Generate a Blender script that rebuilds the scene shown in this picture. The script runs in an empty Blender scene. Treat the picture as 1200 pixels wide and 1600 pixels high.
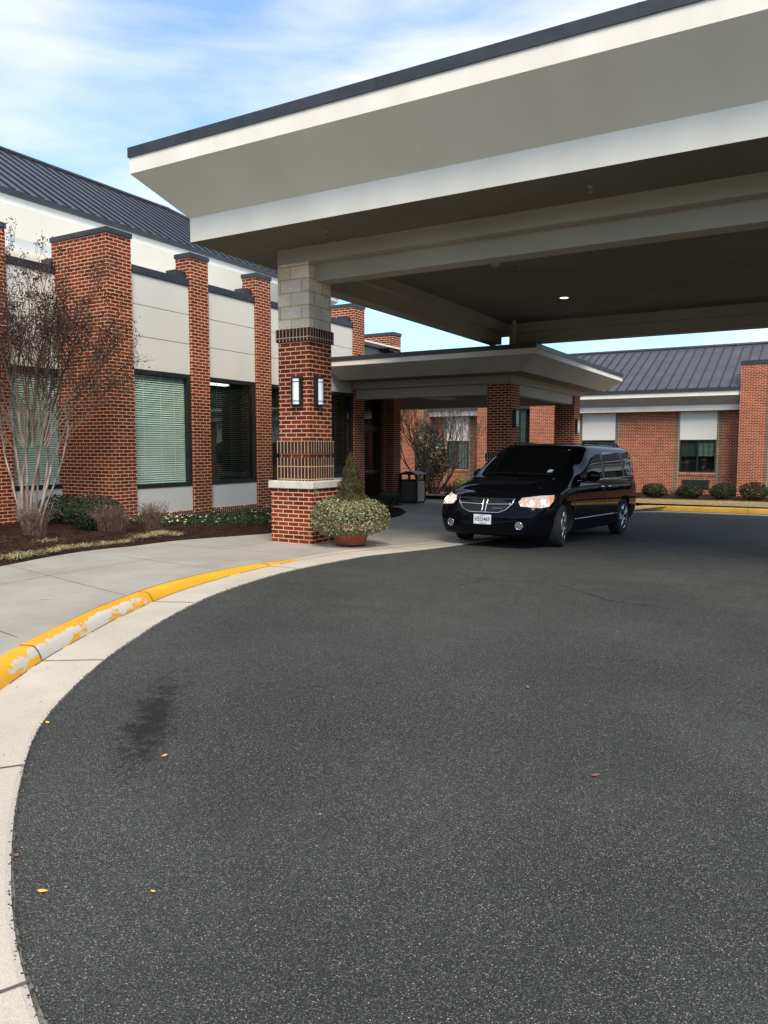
import bpy, bmesh, math, random
import numpy as np
from math import radians as R, sin, cos, pi
from mathutils import Vector, Matrix
from mathutils.bvhtree import BVHTree
random.seed(7)
S = bpy.context.scene
COL = S.collection
# ------------------------------------------------------------------ camera
cam = bpy.data.cameras.new('camera')
cam.sensor_fit = 'VERTICAL'; cam.sensor_height = 36.0; cam.lens = 36.0*1185/1600
cam.clip_start = .05; cam.clip_end = 3000
co = bpy.data.objects.new('camera', cam); COL.objects.link(co)
co.location = (0, 0, 1.52); co.rotation_euler = (R(90-4.824), 0, R(30.1))
S.camera = co
# ------------------------------------------------------------------ world, sun, exposure
SUN_EL, SUN_AZ = 50.0, -48.0          # azimuth: direction to the sun measured from +X
W = bpy.data.worlds.new("World"); S.world = W; W.use_nodes = True
nt = W.node_tree; nt.nodes.clear()
def N(t, kind, **kw):
    n = t.nodes.new(kind)
    for k, v in kw.items(): setattr(n, k, v)
    return n
sky = N(nt, 'ShaderNodeTexSky', sky_type='NISHITA', sun_disc=False)
sky.sun_elevation = R(SUN_EL); sky.sun_rotation = R(90-SUN_AZ); sky.air_density = 1.0; sky.dust_density = .6; sky.ozone_density = 3
tint = N(nt, 'ShaderNodeMixRGB', blend_type='MULTIPLY'); tint.inputs[0].default_value = 1; tint.inputs[2].default_value = (.54, .92, 1.10, 1)
bg = N(nt, 'ShaderNodeBackground'); bg.inputs[1].default_value = .14
bc = N(nt, 'ShaderNodeBackground'); bc.inputs[0].default_value = (.60, .605, .60, 1); bc.inputs[1].default_value = 1.0
tc = N(nt, 'ShaderNodeTexCoord')
mp = N(nt, 'ShaderNodeMapping'); mp.inputs['Scale'].default_value = (1.3, 1.3, 5.5); mp.inputs['Rotation'].default_value = (R(6), R(10), R(20))
n1 = N(nt, 'ShaderNodeTexNoise'); n1.inputs['Scale'].default_value = 1.7; n1.inputs['Detail'].default_value = 6; n1.inputs['Roughness'].default_value = .52; n1.inputs['Distortion'].default_value = .35
rp = N(nt, 'ShaderNodeValToRGB'); rp.color_ramp.elements[0].position = .36; rp.color_ramp.elements[1].position = .68
rp.color_ramp.elements[0].color = (.12, .12, .12, 1); rp.color_ramp.elements[1].color = (.95, .95, .95, 1)
mx = N(nt, 'ShaderNodeMixShader'); wo = N(nt, 'ShaderNodeOutputWorld')
L = nt.links.new
L(sky.outputs[0], tint.inputs[1]); L(tint.outputs[0], bg.inputs[0]); L(tc.outputs['Generated'], mp.inputs[0]); L(mp.outputs[0], n1.inputs['Vector'])
L(n1.outputs['Fac'], rp.inputs[0]); L(rp.outputs[0], mx.inputs[0]); L(bg.outputs[0], mx.inputs[1]); L(bc.outputs[0], mx.inputs[2]); L(mx.outputs[0], wo.inputs[0])
sl = bpy.data.lights.new('sun', 'SUN'); sl.energy = 2.7; sl.angle = R(30); sl.color = (1, .86, .68)
so = bpy.data.objects.new('sun', sl); COL.objects.link(so)
d = Vector((cos(R(SUN_EL))*cos(R(SUN_AZ)), cos(R(SUN_EL))*sin(R(SUN_AZ)), sin(R(SUN_EL))))
so.rotation_euler = d.to_track_quat('Z', 'Y').to_euler(); so.location = (20, -20, 30)
S.view_settings.view_transform = 'Standard'; S.view_settings.look = 'None'; S.view_settings.gamma = 1
S.view_settings.exposure = 0.95; S.view_settings.use_curve_mapping = False
S.render.engine = 'CYCLES'
S.cycles.max_bounces = 6; S.cycles.diffuse_bounces = 3; S.cycles.transparent_max_bounces = 12; S.cycles.use_denoising = True

# ------------------------------------------------------------------ helpers
ROOT = {}
def tag(o, label=None, cat=None, group=None, kind=None):
    if label: o['label'] = label
    if cat: o['category'] = cat
    if group: o['group'] = group
    if kind: o['kind'] = kind
    return o
def thing(name, label, cat, loc=(0, 0, 0), rot=(0, 0, 0), group=None, local=False):
    o = bpy.data.objects.new(name, None); COL.objects.link(o); o.location = loc; o.rotation_euler = rot
    o.empty_display_size = .2
    ROOT[o] = Vector((0, 0, 0)) if local else Vector(loc)
    return tag(o, label, cat, group)
def uvbox(bm):
    uv = bm.loops.layers.uv.verify()
    for f in bm.faces:
        n = f.normal; a = (abs(n.x), abs(n.y), abs(n.z))
        for l in f.loops:
            c = l.vert.co
            if a[2] >= a[0] and a[2] >= a[1]: l[uv].uv = (c.x, c.y)
            elif a[0] >= a[1]: l[uv].uv = (c.y+.05, c.z)
            else: l[uv].uv = (c.x, c.z)
def obj(name, bm, mats, parent=None, uv='box', smooth=False, loc=None):
    if uv == 'box': bm.normal_update(); uvbox(bm)
    off = Vector((0, 0, 0))
    p = parent
    if p is not None:
        while p.parent is not None: p = p.parent
        off = ROOT.get(p, Vector((0, 0, 0)))
    elif loc is not None: off = Vector(loc)
    if off.length > 0: bmesh.ops.translate(bm, verts=bm.verts, vec=-off)
    me = bpy.data.meshes.new(name); bm.to_mesh(me); bm.free()
    if smooth:
        for f in me.polygons: f.use_smooth = True
    if not isinstance(mats, (list, tuple)): mats = [mats]
    for m in mats: me.materials.append(m)
    o = bpy.data.objects.new(name, me); COL.objects.link(o)
    if parent is not None: o.parent = parent
    elif loc is not None: o.location = loc; ROOT[o] = Vector(loc)
    return o
def box(bm, x0, x1, y0, y1, z0, z1, mi=0, bev=0):
    vs = [bm.verts.new(p) for p in ((x0,y0,z0),(x1,y0,z0),(x1,y1,z0),(x0,y1,z0),(x0,y0,z1),(x1,y0,z1),(x1,y1,z1),(x0,y1,z1))]
    fs = [bm.faces.new([vs[i] for i in q]) for q in ((0,3,2,1),(4,5,6,7),(0,1,5,4),(1,2,6,5),(2,3,7,6),(3,0,4,7))]
    for f in fs: f.material_index = mi
    if bev > 0:
        es = list({e for f in fs for e in f.edges})
        bmesh.ops.bevel(bm, geom=es, offset=bev, segments=2, profile=.5, affect='EDGES')
    return vs
def B(*a, **k):
    bm = bmesh.new(); box(bm, *a, **k); return bm
def quad(bm, *pts, mi=0):
    f = bm.faces.new([bm.verts.new(p) for p in pts]); f.material_index = mi; return f
def tube(bm, pts, rads, seg=6, cap=True, mi=0):
    rings = []; n = len(pts)
    for i in range(n):
        p = Vector(pts[i]); a = Vector(pts[max(0, i-1)]); b = Vector(pts[min(n-1, i+1)])
        t = (b-a)
        if t.length < 1e-9: t = Vector((0, 0, 1))
        t.normalize()
        u = t.cross(Vector((0, 0, 1)) if abs(t.z) < .9 else Vector((1, 0, 0))).normalized(); w = t.cross(u)
        rings.append([bm.verts.new(p+(u*cos(2*pi*k/seg)+w*sin(2*pi*k/seg))*rads[i]) for k in range(seg)])
    for i in range(n-1):
        for k in range(seg):
            f = bm.faces.new((rings[i][k], rings[i][(k+1) % seg], rings[i+1][(k+1) % seg], rings[i+1][k])); f.material_index = mi
    if cap:
        bm.faces.new(rings[0][::-1]).material_index = mi; bm.faces.new(rings[-1]).material_index = mi
def lathe(bm, prof, seg=32, c=(0, 0, 0), axis='z', mi=0):
    rings = []
    for r, h in prof:
        ring = []
        for k in range(seg):
            a = 2*pi*k/seg
            p = (r*cos(a), r*sin(a), h) if axis == 'z' else (r*cos(a), h, r*sin(a))
            ring.append(bm.verts.new((p[0]+c[0], p[1]+c[1], p[2]+c[2])))
        rings.append(ring)
    for i in range(len(prof)-1):
        for k in range(seg):
            q = (rings[i][k], rings[i][(k+1) % seg], rings[i+1][(k+1) % seg], rings[i+1][k])
            f = bm.faces.new(q if axis == 'z' else q[::-1]); f.material_index = mi; f.smooth = True
    if prof[0][0] > 1e-4: bm.faces.new(rings[0][::-1] if axis == 'z' else rings[0]).material_index = mi
    if prof[-1][0] > 1e-4: bm.faces.new(rings[-1] if axis == 'z' else rings[-1][::-1]).material_index = mi
def textobj(name, body, size, mat, parent, M, extrude=.001, sx=1.0, spacing=1.0, bold=0.):
    cu = bpy.data.curves.new(name, 'FONT'); cu.body = body; cu.size = size; cu.align_x = 'CENTER'; cu.align_y = 'CENTER'
    cu.extrude = extrude; cu.space_character = spacing; cu.offset = bold
    t = bpy.data.objects.new(name, cu); COL.objects.link(t)
    me = bpy.data.meshes.new_from_object(t.evaluated_get(bpy.context.evaluated_depsgraph_get()))
    bpy.data.objects.remove(t)
    me.transform(M @ Matrix.Diagonal((sx, 1, 1, 1)))
    me.materials.clear(); me.materials.append(mat)
    o = bpy.data.objects.new(name, me); COL.objects.link(o); o.parent = parent
    return o

# ------------------------------------------------------------------ materials
def base(name, col=(.5, .5, .5), rough=.7, metal=0, spec=.5):
    m = bpy.data.materials.new(name); m.use_nodes = True
    p = m.node_tree.nodes['Principled BSDF']
    p.inputs['Base Color'].default_value = (*col, 1); p.inputs['Roughness'].default_value = rough
    p.inputs['Metallic'].default_value = metal; p.inputs['Specular IOR Level'].default_value = spec
    return m, m.node_tree, p
def noisy(name, c1, c2, scale=8, rough=.7, metal=0, spec=.5, bump=.0, bscale=None, detail=5, lo=.35, hi=.65, coord='pos', rvar=0, bdist=.01, stretch=None):
    m, t, p = base(name, c1, rough, metal, spec)
    g = N(t, 'ShaderNodeNewGeometry'); tcn = N(t, 'ShaderNodeTexCoord')
    src = g.outputs['Position'] if coord == 'pos' else tcn.outputs['Object']
    if stretch:
        mpn = N(t, 'ShaderNodeMapping'); mpn.inputs['Scale'].default_value = stretch
        t.links.new(src, mpn.inputs[0]); src = mpn.outputs[0]
    n = N(t, 'ShaderNodeTexNoise'); n.inputs['Scale'].default_value = scale; n.inputs['Detail'].default_value = detail
    r = N(t, 'ShaderNodeValToRGB'); r.color_ramp.elements[0].position = lo; r.color_ramp.elements[1].position = hi
    r.color_ramp.elements[0].color = (*c1, 1); r.color_ramp.elements[1].color = (*c2, 1)
    t.links.new(src, n.inputs['Vector']); t.links.new(n.outputs['Fac'], r.inputs[0]); t.links.new(r.outputs[0], p.inputs['Base Color'])
    if bump:
        n2 = N(t, 'ShaderNodeTexNoise'); n2.inputs['Scale'].default_value = bscale or scale*6; n2.inputs['Detail'].default_value = 4
        b = N(t, 'ShaderNodeBump'); b.inputs['Strength'].default_value = bump; b.inputs['Distance'].default_value = bdist
        t.links.new(src, n2.inputs['Vector']); t.links.new(n2.outputs['Fac'], b.inputs['Height']); t.links.new(b.outputs[0], p.inputs['Normal'])
    if rvar:
        mr = N(t, 'ShaderNodeMapRange'); mr.inputs['To Min'].default_value = rough-rvar; mr.inputs['To Max'].default_value = rough+rvar
        t.links.new(n.outputs['Fac'], mr.inputs[0]); t.links.new(mr.outputs[0], p.inputs['Roughness'])
    return m
def brickmat(name, c1, c2, mort, bw=.203, rh=.0677, ms=.0065, offset=.5, soldier=False, shift=(0, 0), dark=None, bump=.5):
    m, t, p = base(name, c1, .88, 0, .10)
    tcn = N(t, 'ShaderNodeTexCoord'); mpn = N(t, 'ShaderNodeMapping'); mpn.inputs['Location'].default_value = (shift[0], shift[1], 0)
    br = N(t, 'ShaderNodeTexBrick'); br.offset = offset; br.squash = 1
    br.inputs['Scale'].default_value = 1; br.inputs['Mortar Size'].default_value = ms; br.inputs['Mortar Smooth'].default_value = .15
    br.inputs['Brick Width'].default_value = bw; br.inputs['Row Height'].default_value = rh; br.inputs['Bias'].default_value = 0
    br.inputs['Color1'].default_value = (*c1, 1); br.inputs['Color2'].default_value = (*c2, 1); br.inputs['Mortar'].default_value = (*mort, 1)
    t.links.new(tcn.outputs['UV'], mpn.inputs[0])
    src = mpn.outputs[0]
    if soldier:
        sp = N(t, 'ShaderNodeSeparateXYZ'); cb = N(t, 'ShaderNodeCombineXYZ')
        t.links.new(src, sp.inputs[0]); t.links.new(sp.outputs[1], cb.inputs[0]); t.links.new(sp.outputs[0], cb.inputs[1]); src = cb.outputs[0]
    t.links.new(src, br.inputs['Vector'])
    g = N(t, 'ShaderNodeNewGeometry')
    n = N(t, 'ShaderNodeTexNoise'); n.inputs['Scale'].default_value = 2.2; n.inputs['Detail'].default_value = 8; n.inputs['Roughness'].default_value = .7
    t.links.new(g.outputs['Position'], n.inputs['Vector'])
    mr = N(t, 'ShaderNodeMapRange'); mr.inputs['From Min'].default_value = .3; mr.inputs['From Max'].default_value = .7; mr.inputs['To Min'].default_value = .78; mr.inputs['To Max'].default_value = 1.18
    t.links.new(n.outputs['Fac'], mr.inputs[0])
    mul = N(t, 'ShaderNodeMixRGB', blend_type='MULTIPLY'); mul.inputs[0].default_value = 1
    t.links.new(br.outputs['Color'], mul.inputs[1]); t.links.new(mr.outputs[0], mul.inputs[2]); t.links.new(mul.outputs[0], p.inputs['Base Color'])
    n2 = N(t, 'ShaderNodeTexNoise'); n2.inputs['Scale'].default_value = 90; n2.inputs['Detail'].default_value = 3
    t.links.new(g.outputs['Position'], n2.inputs['Vector'])
    sub = N(t, 'ShaderNodeMath', operation='MULTIPLY_ADD'); sub.inputs[1].default_value = -1.0
    t.links.new(br.outputs['Fac'], sub.inputs[0])
    k = N(t, 'ShaderNodeMath', operation='MULTIPLY'); k.inputs[1].default_value = .35; t.links.new(n2.outputs['Fac'], k.inputs[0]); t.links.new(k.outputs[0], sub.inputs[2])
    b = N(t, 'ShaderNodeBump'); b.inputs['Strength'].default_value = bump; b.inputs['Distance'].default_value = .006
    t.links.new(sub.outputs[0], b.inputs['Height']); t.links.new(b.outputs[0], p.inputs['Normal'])
    return m
MORT = (.64, .40, .27)
M_brick = brickmat('red_brick', (.205, .038, .014), (.092, .018, .009), MORT, ms=.0078)
M_brickfar = brickmat('red_brick_far', (.30, .064, .026), (.135, .029, .015), (.66, .40, .26), ms=.0078)
M_sold = brickmat('soldier_brick', (.055, .022, .017), (.032, .016, .014), (.44, .31, .20), bw=.203, ms=.0085, offset=0, soldier=True, shift=(.02, -.008))
M_soldred = brickmat('soldier_brick_red', (.20, .055, .032), (.14, .04, .026), (.60, .42, .33), ms=.009, offset=0, soldier=True)
M_stack = brickmat('dark_stack_brick', (.11, .075, .055), (.07, .05, .04), (.42, .35, .25), offset=0, bw=.203, ms=.010)
M_block = brickmat('split_face_block', (.92, .76, .60), (.70, .565, .44), (.60, .44, .20), bw=.405, rh=.203, ms=.007, shift=(.1, .105), bump=1.0)
for nm in ('Bump',):
    for nd in M_block.node_tree.nodes:
        if nd.type == 'BUMP': nd.inputs['Distance'].default_value = .05
        if nd.type == 'TEX_NOISE' and nd.inputs['Scale'].default_value == 90: nd.inputs['Scale'].default_value = 22; nd.inputs['Detail'].default_value = 6
        if nd.type == 'MATH' and nd.operation == 'MULTIPLY': nd.inputs[1].default_value = 1.0
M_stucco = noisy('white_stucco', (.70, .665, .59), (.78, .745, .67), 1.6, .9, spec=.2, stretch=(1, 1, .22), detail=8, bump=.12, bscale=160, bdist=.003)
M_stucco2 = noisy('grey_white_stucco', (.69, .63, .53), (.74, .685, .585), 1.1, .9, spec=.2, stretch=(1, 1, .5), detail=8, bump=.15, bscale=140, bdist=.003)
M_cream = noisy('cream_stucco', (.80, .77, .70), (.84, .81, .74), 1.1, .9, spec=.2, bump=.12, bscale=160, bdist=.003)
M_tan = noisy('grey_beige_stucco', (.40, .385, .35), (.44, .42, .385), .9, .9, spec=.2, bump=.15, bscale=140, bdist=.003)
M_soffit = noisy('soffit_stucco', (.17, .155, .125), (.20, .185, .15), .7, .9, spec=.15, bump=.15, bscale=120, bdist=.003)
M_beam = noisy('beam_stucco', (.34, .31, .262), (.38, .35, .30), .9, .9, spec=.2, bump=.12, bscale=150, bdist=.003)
M_panel = noisy('wall_panel_paint', (.60, .60, .56), (.66, .655, .615), .8, .55, spec=.4, bump=.05, bscale=40, stretch=(1, 1, .35))
M_capmet = noisy('dark_metal_flashing', (.020, .022, .026), (.034, .036, .042), 3, .42, spec=.5, bump=.03, bscale=8)
M_roof = noisy('standing_seam_metal', (.060, .072, .092), (.082, .095, .118), 1.4, .40, .3, bump=.04, bscale=5)
M_roof2 = noisy('charcoal_seam_metal', (.052, .050, .058), (.070, .068, .076), 1.4, .5, .2, bump=.04, bscale=5)
M_seam = noisy('dark_seam', (.010, .012, .018), (.018, .02, .028), 3, .5)
M_frame = noisy('black_window_frame', (.012, .013, .014), (.022, .023, .024), 5, .35, spec=.5)
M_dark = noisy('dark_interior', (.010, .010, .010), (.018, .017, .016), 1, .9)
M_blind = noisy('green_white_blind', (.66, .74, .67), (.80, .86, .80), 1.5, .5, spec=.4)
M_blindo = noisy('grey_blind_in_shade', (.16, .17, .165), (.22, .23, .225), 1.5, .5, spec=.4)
M_cap = noisy('precast_cap', (.48, .46, .41), (.60, .58, .52), 6, .8, bump=.2, bscale=60)
M_curtain = noisy('pale_curtain', (.34, .42, .38), (.45, .54, .49), 4, .8, stretch=(14, 14, .4))
M_mulch = noisy('mulch', (.013, .0065, .005), (.042, .020, .014), 22, .95, spec=.1, bump=1, bscale=55, bdist=.03, detail=8)
M_grass = noisy('dormant_lawn', (.30, .225, .11), (.46, .37, .20), 9, .95, spec=.1, bump=1, bscale=70, bdist=.03, detail=8)
M_ground = noisy('grass_field', (.10, .10, .04), (.20, .17, .08), .4, .95, spec=.1, bump=.5, bscale=8)
M_paper = noisy('white_plastic', (.78, .78, .76), (.82, .82, .8), 4, .5)
M_copper = noisy('grey_pipe', (.20, .19, .17), (.26, .25, .22), 4, .6)

def glassmat(name, tint, refl=.03, rough=.0, wav=.15):
    m = bpy.data.materials.new(name); m.use_nodes = True; t = m.node_tree; t.nodes.clear()
    o = N(t, 'ShaderNodeOutputMaterial'); mxs = N(t, 'ShaderNodeMixShader'); tr = N(t, 'ShaderNodeBsdfTransparent'); gl = N(t, 'ShaderNodeBsdfGlossy')
    tr.inputs[0].default_value = (*tint, 1); gl.inputs['Roughness'].default_value = rough; gl.inputs[0].default_value = (.9, .95, .95, 1)
    gi = N(t, 'ShaderNodeNewGeometry'); dt = N(t, 'ShaderNodeVectorMath', operation='DOT_PRODUCT'); t.links.new(gi.outputs['Incoming'], dt.inputs[0]); t.links.new(gi.outputs['Normal'], dt.inputs[1])
    ab = N(t, 'ShaderNodeMath', operation='ABSOLUTE'); t.links.new(dt.outputs['Value'], ab.inputs[0])
    om = N(t, 'ShaderNodeMath', operation='SUBTRACT'); om.inputs[0].default_value = 1; t.links.new(ab.outputs[0], om.inputs[1])
    pw = N(t, 'ShaderNodeMath', operation='POWER'); pw.inputs[1].default_value = 5; t.links.new(om.outputs[0], pw.inputs[0])
    fr = N(t, 'ShaderNodeMath', operation='MULTIPLY_ADD'); fr.inputs[1].default_value = .9; fr.inputs[2].default_value = .06; t.links.new(pw.outputs[0], fr.inputs[0])
    ad = N(t, 'ShaderNodeMath', operation='ADD'); ad.inputs[1].default_value = refl; ad.use_clamp = True
    g = N(t, 'ShaderNodeNewGeometry'); n = N(t, 'ShaderNodeTexNoise'); n.inputs['Scale'].default_value = 1.6; b = N(t, 'ShaderNodeBump'); b.inputs['Strength'].default_value = wav; b.inputs['Distance'].default_value = .01
    t.links.new(g.outputs['Position'], n.inputs['Vector']); t.links.new(n.outputs['Fac'], b.inputs['Height']); t.links.new(b.outputs[0], gl.inputs['Normal'])
    t.links.new(fr.outputs[0], ad.inputs[0]); t.links.new(ad.outputs[0], mxs.inputs[0]); t.links.new(tr.outputs[0], mxs.inputs[1]); t.links.new(gl.outputs[0], mxs.inputs[2]); t.links.new(mxs.outputs[0], o.inputs[0])
    return m
M_glass = glassmat('tinted_window_glass', (.86, .97, .93), .02)
M_glassd = glassmat('dark_window_glass', (.50, .60, .56), .03)
def emis(name, col, st):
    m, t, p = base(name, col, .4); p.inputs['Emission Color'].default_value = (*col, 1); p.inputs['Emission Strength'].default_value = st; return m
M_tube = emis('lit_fluorescent_tube', (1, .93, .8), 1.6)
M_down = emis('lit_downlight', (1, .84, .60), 2.2)

# asphalt
def asphalt():
    m, t, p = base('asphalt', (.05, .05, .05), .82, 0, .28)
    g = N(t, 'ShaderNodeNewGeometry'); pos = g.outputs['Position']; K = t.links.new
    def vor(sc): 
        v = N(t, 'ShaderNodeTexVoronoi'); v.inputs['Scale'].default_value = sc; K(pos, v.inputs['Vector']); return v
    def noise(sc, det=4, ro=.6):
        n = N(t, 'ShaderNodeTexNoise'); n.inputs['Scale'].default_value = sc; n.inputs['Detail'].default_value = det; n.inputs['Roughness'].default_value = ro; K(pos, n.inputs['Vector']); return n
    def rng(src, a, b, c, d_):
        r = N(t, 'ShaderNodeMapRange'); r.inputs['From Min'].default_value = a; r.inputs['From Max'].default_value = b; r.inputs['To Min'].default_value = c; r.inputs['To Max'].default_value = d_; K(src, r.inputs[0]); return r.outputs[0]
    def math_(op, a, b=None, v=None):
        n = N(t, 'ShaderNodeMath', operation=op); K(a, n.inputs[0])
        if b is not None: K(b, n.inputs[1])
        elif v is not None: n.inputs[1].default_value = v
        return n.outputs[0]
    def mixc(f, a, b):
        n = N(t, 'ShaderNodeMixRGB'); 
        if isinstance(f, float): n.inputs[0].default_value = f
        else: K(f, n.inputs[0])
        if isinstance(a, tuple): n.inputs[1].default_value = (*a, 1)
        else: K(a, n.inputs[1])
        if isinstance(b, tuple): n.inputs[2].default_value = (*b, 1)
        else: K(b, n.inputs[2])
        return n.outputs[0]
    big = rng(noise(.42, 7, .62).outputs['Fac'], .38, .62, 0, 1)
    mid = rng(noise(2.6, 6, .7).outputs['Fac'], .3, .7, 0, 1)
    c = mixc(big, (.019, .0222, .0208), (.050, .0565, .0515))
    c = mixc(math_('MULTIPLY', mid, v=.45), c, (.026, .0292, .0278))
    # aggregate
    v1 = vor(140); s1 = N(t, 'ShaderNodeSeparateColor'); K(v1.outputs['Color'], s1.inputs[0])
    d1 = rng(v1.outputs['Distance'], .30, .42, 1, 0)
    dens = rng(noise(.9, 6, .7).outputs['Fac'], .36, .66, .95, .68)
    st = math_('MULTIPLY', math_('GREATER_THAN', s1.outputs[0], dens), d1)
    gcol = mixc(s1.outputs[1], (.11, .113, .104), (.38, .375, .335))
    c = mixc(st, c, gcol)
    v2 = vor(300); s2 = N(t, 'ShaderNodeSeparateColor'); K(v2.outputs['Color'], s2.inputs[0])
    st2 = math_('MULTIPLY', math_('GREATER_THAN', s2.outputs[0], v=.72), v=.6)
    c = mixc(st2, c, mixc(s2.outputs[1], (.06, .06, .057), (.22, .215, .20)))
    st3 = math_('MULTIPLY', math_('LESS_THAN', s2.outputs[2], v=.3), v=.75)
    c = mixc(st3, c, (.010, .010, .011))
    # oil stain, an elongated blot
    mp_ = N(t, 'ShaderNodeMapping', vector_type='TEXTURE'); mp_.inputs['Location'].default_value = (-3.22, 2.95, 0); mp_.inputs['Rotation'].default_value = (0, 0, R(128)); mp_.inputs['Scale'].default_value = (.70, .13, 1)
    K(pos, mp_.inputs[0]); ln = N(t, 'ShaderNodeVectorMath', operation='LENGTH'); K(mp_.outputs[0], ln.inputs[0])
    sn = math_('ADD', math_('ADD', ln.outputs['Value'], rng(noise(30, 5, .7).outputs['Fac'], .35, .65, -.35, .35)), rng(noise(6, 9, .8).outputs['Fac'], .3, .7, -1.1, 1.1))
    stain = rng(sn, .35, 1.2, .9, 0)
    sc = N(t, 'ShaderNodeClamp'); K(stain, sc.inputs[0])
    c = mixc(sc.outputs[0], c, (.008, .008, .009))
    K(c, p.inputs['Base Color'])
    K(rng(mid, 0, 1, .74, .9), p.inputs['Roughness'])
    h = math_('ADD', math_('MULTIPLY', v1.outputs['Distance'], v=-1.0), math_('MULTIPLY', noise(260, 3).outputs['Fac'], v=.8))
    b = N(t, 'ShaderNodeBump'); b.inputs['Strength'].default_value = .75; b.inputs['Distance'].default_value = .006; K(h, b.inputs['Height']); K(b.outputs[0], p.inputs['Normal'])
    return m
M_asph = asphalt()
def concrete(name, c1, c2, speck=.5):
    m = noisy(name, c1, c2, 1.4, .85, spec=.25, bump=.35, bscale=140, bdist=.004, detail=9, lo=.3, hi=.7)
    t = m.node_tree; K = t.links.new; p = t.nodes['Principled BSDF']
    src = p.inputs['Base Color'].links[0].from_socket; g = N(t, 'ShaderNodeNewGeometry')
    n = N(t, 'ShaderNodeTexNoise'); n.inputs['Scale'].default_value = 210; n.inputs['Detail'].default_value = 2; K(g.outputs['Position'], n.inputs['Vector'])
    r = N(t, 'ShaderNodeMapRange'); r.inputs['From Min'].default_value = .3; r.inputs['From Max'].default_value = .7; r.inputs['To Min'].default_value = 1-.22*speck; r.inputs['To Max'].default_value = 1+.18*speck; K(n.outputs['Fac'], r.inputs[0])
    n3 = N(t, 'ShaderNodeTexNoise'); n3.inputs['Scale'].default_value = .8; n3.inputs['Detail'].default_value = 7; n3.inputs['Roughness'].default_value = .7; K(g.outputs['Position'], n3.inputs['Vector'])
    r3 = N(t, 'ShaderNodeMapRange'); r3.inputs['From Min'].default_value = .35; r3.inputs['From Max'].default_value = .7; r3.inputs['To Min'].default_value = 1.05; r3.inputs['To Max'].default_value = .82; K(n3.outputs['Fac'], r3.inputs[0])
    a = N(t, 'ShaderNodeMixRGB', blend_type='MULTIPLY'); a.inputs[0].default_value = 1; K(src, a.inputs[1]); K(r.outputs[0], a.inputs[2])
    b = N(t, 'ShaderNodeMixRGB', blend_type='MULTIPLY'); b.inputs[0].default_value = 1; K(a.outputs[0], b.inputs[1]); K(r3.outputs[0], b.inputs[2])
    K(b.outputs[0], p.inputs['Base Color'])
    return m
M_walk = concrete('walkway_concrete', (.29, .275, .245), (.35, .335, .30), .7)
M_gutter = concrete('gutter_concrete', (.42, .385, .32), (.50, .46, .39), .9)
M_joint = noisy('concrete_joint', (.06, .055, .05), (.16, .15, .135), 14, .9)
def yellow():
    m = concrete('kerb_yellow_paint', (.62, .30, .015), (.74, .385, .03), .4)
    t = m.node_tree; K = t.links.new; p = t.nodes['Principled BSDF']; src = p.inputs['Base Color'].links[0].from_socket
    uvn = N(t, 'ShaderNodeTexCoord'); sp = N(t, 'ShaderNodeSeparateXYZ'); K(uvn.outputs['UV'], sp.inputs[0])
    g = N(t, 'ShaderNodeNewGeometry')
    mp_ = N(t, 'ShaderNodeMapping'); mp_.inputs['Scale'].default_value = (1, 1, 1.6); K(g.outputs['Position'], mp_.inputs[0])
    n = N(t, 'ShaderNodeTexNoise'); n.inputs['Scale'].default_value = 4.6; n.inputs['Detail'].default_value = 12; n.inputs['Roughness'].default_value = .66; K(mp_.outputs[0], n.inputs['Vector'])
    # u = arc length along the kerb: worn between 3.2 and 6 m of it; v = 0 at the foot, 1 at the back
    fc = N(t, 'ShaderNodeFloatCurve'); cv = fc.mapping.curves[0]
    cv.points[0].location = (0, .20); cv.points[1].location = (1, .06)
    for q in ((.24, .24), (.30, .40), (.33, .47), (.49, .47), (.525, .26), (.60, .12)): cv.points.new(*q)
    fc.mapping.update()
    dv = N(t, 'ShaderNodeMath', operation='DIVIDE'); dv.inputs[1].default_value = 10; spy = N(t, 'ShaderNodeSeparateXYZ'); K(g.outputs['Position'], spy.inputs[0]); K(spy.outputs[1], dv.inputs[0]); K(dv.outputs[0], fc.inputs['Value'])
    hump = N(t, 'ShaderNodeFloatCurve'); c2 = hump.mapping.curves[0]; c2.points[0].location = (0, .75); c2.points[1].location = (1, 0)
    for q in ((.12, .85), (.42, .95), (.60, .7), (.74, .2)): c2.points.new(*q)
    hump.mapping.update(); K(sp.outputs[1], hump.inputs['Value'])
    mu = N(t, 'ShaderNodeMath', operation='MULTIPLY'); K(fc.outputs[0], mu.inputs[0]); K(hump.outputs[0], mu.inputs[1])
    ad = N(t, 'ShaderNodeMath', operation='ADD'); K(mu.outputs[0], ad.inputs[0]); K(n.outputs['Fac'], ad.inputs[1])
    r = N(t, 'ShaderNodeMapRange'); r.inputs['From Min'].default_value = .86; r.inputs['From Max'].default_value = .90; K(ad.outputs[0], r.inputs[0])
    mxx = N(t, 'ShaderNodeMixRGB'); K(r.outputs[0], mxx.inputs[0]); K(src, mxx.inputs[1]); mxx.inputs[2].default_value = (.50, .48, .43, 1)
    K(mxx.outputs[0], p.inputs['Base Color']); p.inputs['Roughness'].default_value = .6
    return m
M_yel = yellow()
M_yel2 = noisy('yellow_paint_far', (.66, .34, .03), (.76, .42, .05), 5, .65, bump=.2, bscale=60)

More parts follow.
